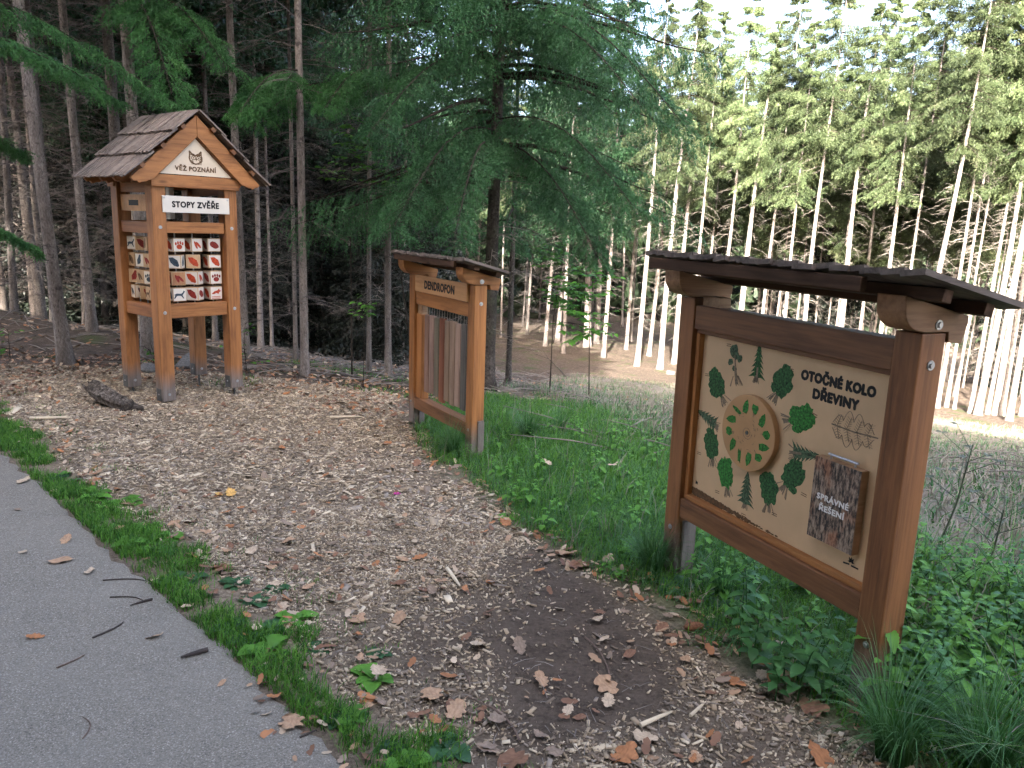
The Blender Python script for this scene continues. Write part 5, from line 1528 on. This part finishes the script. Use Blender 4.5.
B0 = [(NT, 35, (75, 72, 6.4), .42, 'green bough hanging in from the left over the thick trunk'),
      (NT, 10, (112, 98, 7.0), .42, 'second green bough low over the thick leaning trunk'),
      (NT, -40, (178, 110, 7.2), .44, 'long bough drooping toward the tower roof from the left'),
      ((149, 357), 0, (172, 95, 7.3), .40, 'short bough above the tower roof, behind the left one'),
      ((149, 357), -5, (222, 60, 7.8), .42, 'light green bough ending above the tower ridge'),
      ((369, 372), 100, (258, 120, 8.2), .40, 'horizontal green bough right of the tower roof'),
      ((305, 376), 70, (240, 112, 7.6), .34, 'green bough tip touching the trunk behind the tower'),
      ((388, 377), 85, (325, 108, 7.6), .36, 'green bough crossing the tall middle trunk'),
      (NT, 190, (30, 246, 7.0), .34, 'lower light green bough at the left frame edge'),
      (NT, 90, (18, 152, 7.4), .34, 'dim bough beside the left frame edge'),
      (CS, 30, (640, 105, 6.6), .46, 'heavy dark bough reaching right from the central spruce'),
      (CS, 10, (678, 118, 6.9), .46, 'bough ending furthest right of central spruce'),
      (CS, 120, (632, 205, 6.9), .44, 'middle bough of the central spruce toward the right'),
      (CS, 130, (395, 225, 6.6), .46, 'drooping bough over the small board from central spruce'),
      (CS, 140, (600, 262, 7.2), .40, 'low bough hanging before the central trunk cluster'),
      (CS, 60, (372, 130, 6.8), .44, 'upper left bough of the central spruce'),
      (CS, 150, (455, 235, 6.2), .36, 'short low bough straight above the small board roof')]
for q, (tb, ty_, b_, wd_, lb) in enumerate(B0): bough(on_trunk(tb, ty_), wp(*b_), wd_, 500 + q, lb, 'needle_bright' if q < 10 else 'needle_near', n=54)

# ---- young broad-leaved saplings
def leaf_quad(rng, c, d, l, w_):
    """pointed leaf of four triangles around centre line; returns (k,3) verts and faces"""
    up = np.array([0, 0, 1.]); s = np.cross(d, up); n_ = np.linalg.norm(s); s = s / n_ if n_ > .05 else np.array([1., 0, 0]); s = s * math.cos(rng.uniform(-.5, .5)) + np.cross(s, d) * math.sin(rng.uniform(-.5, .5))
    nn_ = np.cross(s, d); fold = rng.uniform(.05, .25)
    pts = [c, c + d * l * .22 + s * w_ * .38 + nn_ * fold * w_ * .4, c + d * l * .5 + s * w_ * .5 + nn_ * fold * w_ * .5, c + d * l * .8 + s * w_ * .25 + nn_ * fold * w_ * .2 - up * l * .05, c + d * l - up * l * .14,
           c + d * l * .8 - s * w_ * .25 + nn_ * fold * w_ * .2 - up * l * .05, c + d * l * .5 - s * w_ * .5 + nn_ * fold * w_ * .5, c + d * l * .22 - s * w_ * .38 + nn_ * fold * w_ * .4, c + d * l * .5 - up * l * .02]
    return pts, [(0, 1, 8), (1, 2, 8), (2, 3, 8), (3, 4, 8), (4, 5, 8), (5, 6, 8), (6, 7, 8), (7, 0, 8)]

def sapling(px_, py_, H, seed, label, spread=.5, leafl=.07, name='beech_sapling', zmin=.35, dist=None):
    p = hit(px_, py_); rng = np.random.default_rng(seed); m = MB(); lf = MB()
    if dist: pw = wp(px_, 384, dist); p = np.array([pw[0], pw[1], tz(pw[0], pw[1])])
    top = np.array([rng.normal(0, .06) * H, rng.normal(0, .06) * H, H])
    m.tube([(0, 0, -.03), tuple(top * .5 + rng.normal(0, .02, 3)), tuple(top)], [.004 + .0022 * H, .003 + .0015 * H, .0015], 6)
    for _ in range(int(7 + H * (14 if H in (1.5, 1.9) else 5))):
        f = rng.uniform(zmin, 1); b = top * f; a = rng.uniform(0, 2 * PI); l = spread * (1.15 - f * .6) * rng.uniform(.5, 1.1)
        d = np.array([math.cos(a), math.sin(a), rng.uniform(-.1, .35)]); e = b + d * l; m.tube([tuple(b), tuple((b + e) / 2 + np.array([0, 0, .03])), tuple(e)], [.003, .0022, .001], 4, cap=False)
        for q in range(int(l / .035)):
            g_ = (q + 1) / (l / .035); c = b + d * l * g_; s_ = 1 if q % 2 else -1; ld = d * .6 + s_ * np.cross(d, [0, 0, 1.]) * .8; ld[2] -= rng.uniform(0, .4); ld /= np.linalg.norm(ld)
            lf.add(*leaf_quad(rng, c, ld, leafl * rng.uniform(.7, 1.2), leafl * .6))
    o = empty(name, tuple(p), 0, label, 'sapling'); m.build('stem', 'limb', o); lf.build('leaves', 'leaf_green', o)
sapling(363, 388, .95, 1, 'small broadleaf sapling on bare stem left of small board', .30, .075, zmin=.75)
sapling(247, 372, .55, 2, 'low yellow green bush at the right leg of tower', .26, .06, zmin=.1)
sapling(10, 358, .35, 3, 'bright small plant at the left edge of wood', .22, .06, zmin=.1)
sapling(152, 366, .3, 4, 'small fresh green plant between the tower legs', .2, .05, zmin=.1)
sapling(590, 384, 1.5, 5, 'leafy sapling with bright leaves before the central trunks', .75, .085, zmin=.55, dist=9.)
sapling(550, 384, 1.9, 6, 'taller leafy sapling right of the small board', .6, .085, zmin=.55, dist=9.6)
sapling(352, 384, 3.0, 7, 'tall thin sapling with sparse bright leaves in the wood', .5, .085, zmin=.75, dist=9.2)
sapling(415, 384, 3.1, 8, 'thin sapling with bright leaves above the small board', .5, .085, zmin=.72, dist=9.5)

# bent dry branch beyond the small board
m = MB(); a = hit(567, 378)
pts = [(a[0], a[1], a[2]), (a[0] - .25, a[1] - .05, a[2] + .28), (a[0] - .6, a[1] + .02, a[2] + .58), (a[0] - 1.0, a[1], a[2] + .72)]
m.tube(pts, [.022, .02, .013, .006], 7); m.tube([pts[1], (pts[1][0] - .3, pts[1][1] + .1, pts[1][2] + .15)], [.010, .003], 5); m.tube([pts[2], (pts[2][0] - .2, pts[2][1] - .1, pts[2][2] + .3)], [.008, .002], 5)
tag(m.build('dead_bough', 'bark_dark'), 'bent dry branch arching out of the grass in the clearing', 'dead branch')

# ================================================================== low plants
MT['nettle'] = leafmat('nettle_leaf', (.045, .135, .040), (.07, .20, .055), (.11, .25, .065), .3, rand=.3, scale=9)
MT['nettle_b'] = leafmat('bright_nettle_leaf', (.085, .23, .03), (.13, .32, .05), None, .35, rand=.35, scale=7)
MT['dock'] = leafmat('plantain_leaf', (.028, .08, .035), (.05, .12, .05), None, .2, rand=.3, scale=12, rough=.35)
def herb_mesh(H, n, ll, lw, seed, mat, lean=.2):
    """upright herb: stem with opposite toothed leaves"""
    rng = np.random.default_rng(seed); m = MB(); la = rng.uniform(0, 2 * PI); top = np.array([math.cos(la) * lean * H, math.sin(la) * lean * H, H])
    def sp_(f): return np.array([top[0] * f * f, top[1] * f * f, top[2] * f])
    m.tube([tuple(sp_(f)) for f in (0, .35, .7, 1)], [.0045, .004, .003, .002], 5, mi=0)
    for i_ in range(n):
        f = .12 + .88 * (i_ + 1) / n; c = sp_(f); a0 = i_ * PI / 2 + rng.uniform(-.3, .3)
        for s_ in (0, PI):
            a = a0 + s_; dz = rng.uniform(-.15, .35) if f < .95 else .6; d = np.array([math.cos(a), math.sin(a), dz]); d /= np.linalg.norm(d)
            L = ll * (1.15 - .6 * f) * rng.uniform(.75, 1.15); W = L * lw; S = np.cross(d, [0, 0, 1.]); S /= np.linalg.norm(S) + 1e-6; up = np.cross(S, d)
            st = c + d * L * .22; m.tube([tuple(c), tuple(st)], [.0016, .0012], 3, mi=0, cap=False)
            K = 14; vs = []; fs = []
            for j in range(K + 1):
                g_ = j / K; w_ = W * .5 * math.sin(PI * min(.97, g_ * .86 + .1)) ** 1.1 * (1 + .20 * (j % 2)) if j < K else 0
                cc = st + d * L * g_ + np.array([0, 0, -1]) * L * (.42 * g_ ** 2) ; vs += [cc - S * w_ + up * w_ * .35, cc - up * 0.0, cc + S * w_ + up * w_ * .35]
            for j in range(K): b = j * 3; fs += [(b, b + 1, b + 4, b + 3), (b + 1, b + 2, b + 5, b + 4)]
            m.add(vs, fs, 1)
    me = m.mesh('plant'); me.materials.append(MT['nettle']); me.materials.append(MT[mat]); me.polygons.foreach_set('use_smooth', [True] * len(me.polygons)); return me
def rosette_mesh(n, ll, lw, seed, mat):
    rng = np.random.default_rng(seed); m = MB()
    for i_ in range(n):
        a = i_ * 2.4 + rng.uniform(-.3, .3); e = rng.uniform(.15, .9) ; d = np.array([math.cos(a) * math.cos(e), math.sin(a) * math.cos(e), math.sin(e)]); L = ll * rng.uniform(.6, 1.15); W = L * lw
        S = np.array([-math.sin(a), math.cos(a), 0]); up = np.cross(S, d) * -1; K = 9; vs = []; fs = []
        for j in range(K + 1):
            g_ = j / K; w_ = W * .5 * (math.sin(PI * g_ ** 1.4) ** .75 + .05) * (1 + .07 * math.sin(j * 2.3)); cc = d * L * g_ + np.array([0, 0, -1]) * L * (.55 * math.sin(e) + .12) * g_ ** 2.2
            vs += [cc - S * w_ + up * w_ * .3, cc, cc + S * w_ + up * w_ * .3]
        for j in range(K): b = j * 3; fs += [(b, b + 1, b + 4, b + 3), (b + 1, b + 2, b + 5, b + 4)]
        m.add(vs, fs)
    me = m.mesh('rosette'); me.materials.append(MT[mat]); me.polygons.foreach_set('use_smooth', [True] * len(me.polygons)); return me
def tuft_mesh(n, H, wd, seed, mats, spread=.05, lean=.9):
    rng = np.random.default_rng(seed); V = []; F4 = []; F3 = []; mi = []
    for i_ in range(n):
        a = rng.uniform(0, 2 * PI); r0 = spread * math.sqrt(rng.random()); b = np.array([r0 * math.cos(a + 1), r0 * math.sin(a + 1), 0]); l = H * rng.uniform(.5, 1.15); le = lean * rng.uniform(.25, 1.15)
        D = np.array([math.cos(a), math.sin(a), 0]); S = np.array([-math.sin(a), math.cos(a), 0]) * wd * .5; o = len(V); K = 7; ang = PI / 2 - .12; p = b.copy()
        for j in range(K + 1):
            w_ = (1 - (j / K) ** 2.2); V += [p - S * w_, p + S * w_]; ang -= le * 1.9 / K * (.4 + j / K); p = p + (D * math.cos(ang) + np.array([0, 0, 1]) * math.sin(ang)) * l / K; p[2] = max(p[2], .004)
        for j in range(K): q = o + j * 2; F4.append((q, q + 1, q + 3, q + 2)); mi.append(int(rng.integers(0, len(mats))) if j == 0 else mi[-1])
    me = me_np('tuft', np.array(V), None, np.array(F4)); [me.materials.append(MT[q]) for q in mats]; me.polygons.foreach_set('material_index', np.array(mi, np.int32)); return me
HB = [herb_mesh(.42, 7, .085, .62, 1, 'nettle'), herb_mesh(.32, 6, .095, .65, 2, 'nettle'), herb_mesh(.34, 6, .115, .5, 3, 'nettle_b', .6), herb_mesh(.26, 5, .105, .6, 4, 'nettle_b', .45), herb_mesh(.46, 8, .10, .42, 5, 'nettle_b', .5)]
RS = [rosette_mesh(8, .10, .55, 1, 'dock'), rosette_mesh(7, .15, .5, 2, 'nettle_b'), rosette_mesh(6, .18, .6, 3, 'dock')]
TF = [tuft_mesh(340, .44, .0036, 1, ['grass2', 'grass2', 'grassb', 'grassb'], .05, 1.45), tuft_mesh(170, .30, .003, 2, ['grassb', 'grass2'], .04), tuft_mesh(140, .26, .003, 3, ['grass1', 'grass2', 'grassd'], .05, .7)]
def plant(name, me, px_, py_, s, label, cat, group=None, xy=None):
    p = hit(px_, py_) if xy is None else (xy[0], xy[1], tz(*xy))
    o = bpy.data.objects.new(name, me); COL.objects.link(o); o.location = (p[0], p[1], p[2] - .004); o.scale = (s, s, s); o.rotation_euler = (0, 0, random.uniform(0, 6.28)); return tag(o, label, cat, group)
# sedge tufts
for (a, b, s, k, lb) in [(893, 762, 1.0, 0, 'dark sedge tuft right at the foot of the big board post'), (985, 775, 1.0, 0, 'large sedge tuft in the lower right corner'), (722, 600, .85, 1, 'grey green sedge tuft under the big board'),
                         (652, 572, .8, 0, 'dark sedge tuft left of the big board left post'), (560, 432, .9, 1, 'blue green tuft in the lawn behind small board'), (528, 440, .8, 0, 'dark arching tuft right of the small board'),
                         (452, 455, .75, 0, 'dark green tuft in front of the small board'), (468, 462, .6, 2, 'green tuft at the right post of small board'), (610, 540, .7, 2, 'green tuft at lower edge of lawn'), (940, 650, .9, 2, 'long grass tuft behind the big board'), (1000, 640, 1.1, 2, 'straw green tuft near the right frame edge')]:
    plant('grass_tuft', TF[k], a, b, s, lb, 'grass tuft')
rq = random.Random(51)
for q in range(34):
    x = rq.uniform(-3.4, -.15); y = 1.66 - x + rq.uniform(.02, .40)
    plant('leaf_rosette', RS[rq.choice([0, 0, 1])], 0, 0, rq.uniform(.45, .9), 'plantain or broad leaf weed growing in the verge grass', 'leafy plant', 'weeds in the verge', xy=(x, y))
# herbs by the big board
for (a, b, s, k, lb) in [(770, 690, .8, 1, 'dark toothed leaf plant below the big board, left one'), (797, 702, .85, 1, 'dark toothed leaf plant below the big board, front one'), (815, 672, .72, 0, 'taller dark nettle under the bottom rail'),
                         (765, 655, .65, 0, 'nettle under the bottom rail at its middle'), (842, 690, .8, 1, 'small nettle against the right post'), (745, 628, .8, 1, 'small nettle beneath the left half of rail'),
                         (893, 715, 1.15, 4, 'grey green nettle standing before the right post'), (700, 590, .7, 3, 'bright small plant right of the left post')]:
    plant('nettle', HB[k], a, b, s, lb, 'nettle')
for (a, b, s, k, lb) in [(735, 612, .9, 1, 'bright rosette under the board behind sedge'), (678, 588, .7, 2, 'broad leaf rosette at the left post foot'), (720, 600, .8, 2, 'broad leaf rosette under the bottom rail left end'),
                         (712, 626, .6, 0, 'small rosette on litter before the left post'), (630, 548, .9, 1, 'large leafed bright plant on the lawn edge'), (590, 520, .8, 1, 'large leafed plant inside the lawn'), (505, 520, .6, 1, 'small bright rosette at the lawn foot'),
                         (232, 628, .9, 0, 'blue green plantain in the verge beside the asphalt'), (256, 602, .9, 0, 'blue green plantain in the verge, upper one'), (190, 580, .85, 0, 'plantain clump in the middle of verge'), (245, 640, .8, 0, 'plantain touching the asphalt edge'),
                         (60, 478, .8, 0, 'plantain in the far verge near the left frame edge'), (452, 752, .8, 0, 'small plantain at the lower end of verge'), (378, 655, .6, 0, 'grey green plantain on the soil edge of verge'), (275, 590, .75, 0, 'plantain on the chips side of verge')]:
    plant('leaf_rosette', RS[k], a, b, s, lb, 'leafy plant')
# green mass behind and right of the big board
rr = random.Random(31); c_ = 0
while c_ < 170:
    px_, py_ = rr.uniform(895, 1050), rr.uniform(560, 740)
    if py_ < 575 + (px_ - 920) * .42: continue
    if px_ < 905 and py_ > 640: continue
    if rr.random() < (py_ - 650) / 160 and px_ > 940: continue
    p = hit(px_, py_)
    k = rr.choice([2, 2, 3, 3, 4, 0])
    plant('nettle', HB[k], 0, 0, rr.uniform(.55, .85), 'bright green nettle in the thicket behind the big board', 'nettle', 'nettle thicket behind the big board', xy=(p[0], p[1])); c_ += 1
for _ in range(26):
    p = hit(rr.uniform(690, 880), rr.uniform(575, 650)); plant('nettle', HB[rr.choice([1, 2, 3])], 0, 0, rr.uniform(.45, .72), 'green nettle growing under and behind the bottom rail', 'nettle', 'nettles under the big board', xy=(p[0] + .12, p[1] + .12))
for _ in range(120):
    x, y = rr.uniform(-.4, 1.6), rr.uniform(3.2, 6.4)
    if f_lawn(np.array([x]), np.array([y]))[0] < .5: continue
    plant('lawn_herb', HB[3] if rr.random() < .5 else RS[1], 0, 0, rr.uniform(.3, .7), 'small herb growing among the lawn grass', 'herb', 'herbs in the lawn', xy=(x, y))
x, y = sample(8000, 1.6, 4.2, .8, 3.6, lambda x, y: .5 + .5 * (vnoise(x, y, 4, 91) > .5), np.random.default_rng(4)); k = in_view(x, y, 20)
blades('thicket_grass', x[k], y[k], .42, .005, .75, ['grass1', 'grassb', 'grassd', 'grass1'], 92, 'long green and straw grass leaning through the thicket at right', 'grass')
for (px_, py_, s_) in ((752, 668, .75), (783, 684, .8), (812, 694, .7), (800, 672, .7), (741, 648, .6), (828, 704, .55), (775, 702, .55)):
    plant('nettle', HB[1], px_, py_, s_, 'low dark nettle crowding before the bottom rail of big board', 'nettle', 'low nettles before the rail')
for q in range(60):
    x, y = rr.uniform(1.7, 3.2), rr.uniform(.7, 2.4)
    if pix(x, y, 0)[0] < 1050: continue
    plant('nettle', HB[rr.choice([2, 3, 4])], 0, 0, rr.uniform(.5, .85), 'bright green nettle in the thicket behind the big board', 'nettle', 'nettle thicket behind the big board', xy=(x, y))
# dry weed stalks in the clearing
def stalk(px_, py_, H, seed, label):
    rng = np.random.default_rng(seed); p = hit(px_, py_); m = MB(); top = np.array([.18 * H, 0, H])
    m.tube([(0, 0, 0), tuple(top * .5 + np.array([.02, 0, 0])), tuple(top)], [.006, .005, .003], 5)
    for q in range(9):
        f = .55 + .45 * q / 9; b = top * f; a = rng.uniform(0, 6.28); l = rng.uniform(.08, .16); e = b + np.array([math.cos(a) * l, math.sin(a) * l, l * .7]); m.tube([tuple(b), tuple(e)], [.0025, .0015], 4, cap=False)
        for w_ in range(4):
            m.add(*leaf_quad(rng, e, np.array([math.cos(a + w_), math.sin(a + w_), .2]), .035, .02))
    o = m.build('weed_stalk', 'weed'); o.location = tuple(p); tag(o, label, 'weed')
MT['weed'] = leafmat('weed_green_grey', (.05, .07, .05), (.09, .11, .07), None, .2, rand=0)
stalk(933, 560, .62, 1, 'tall grey green weed stalk right of the big board post')
stalk(975, 590, .40, 2, 'short weed stalk behind the nettle thicket')
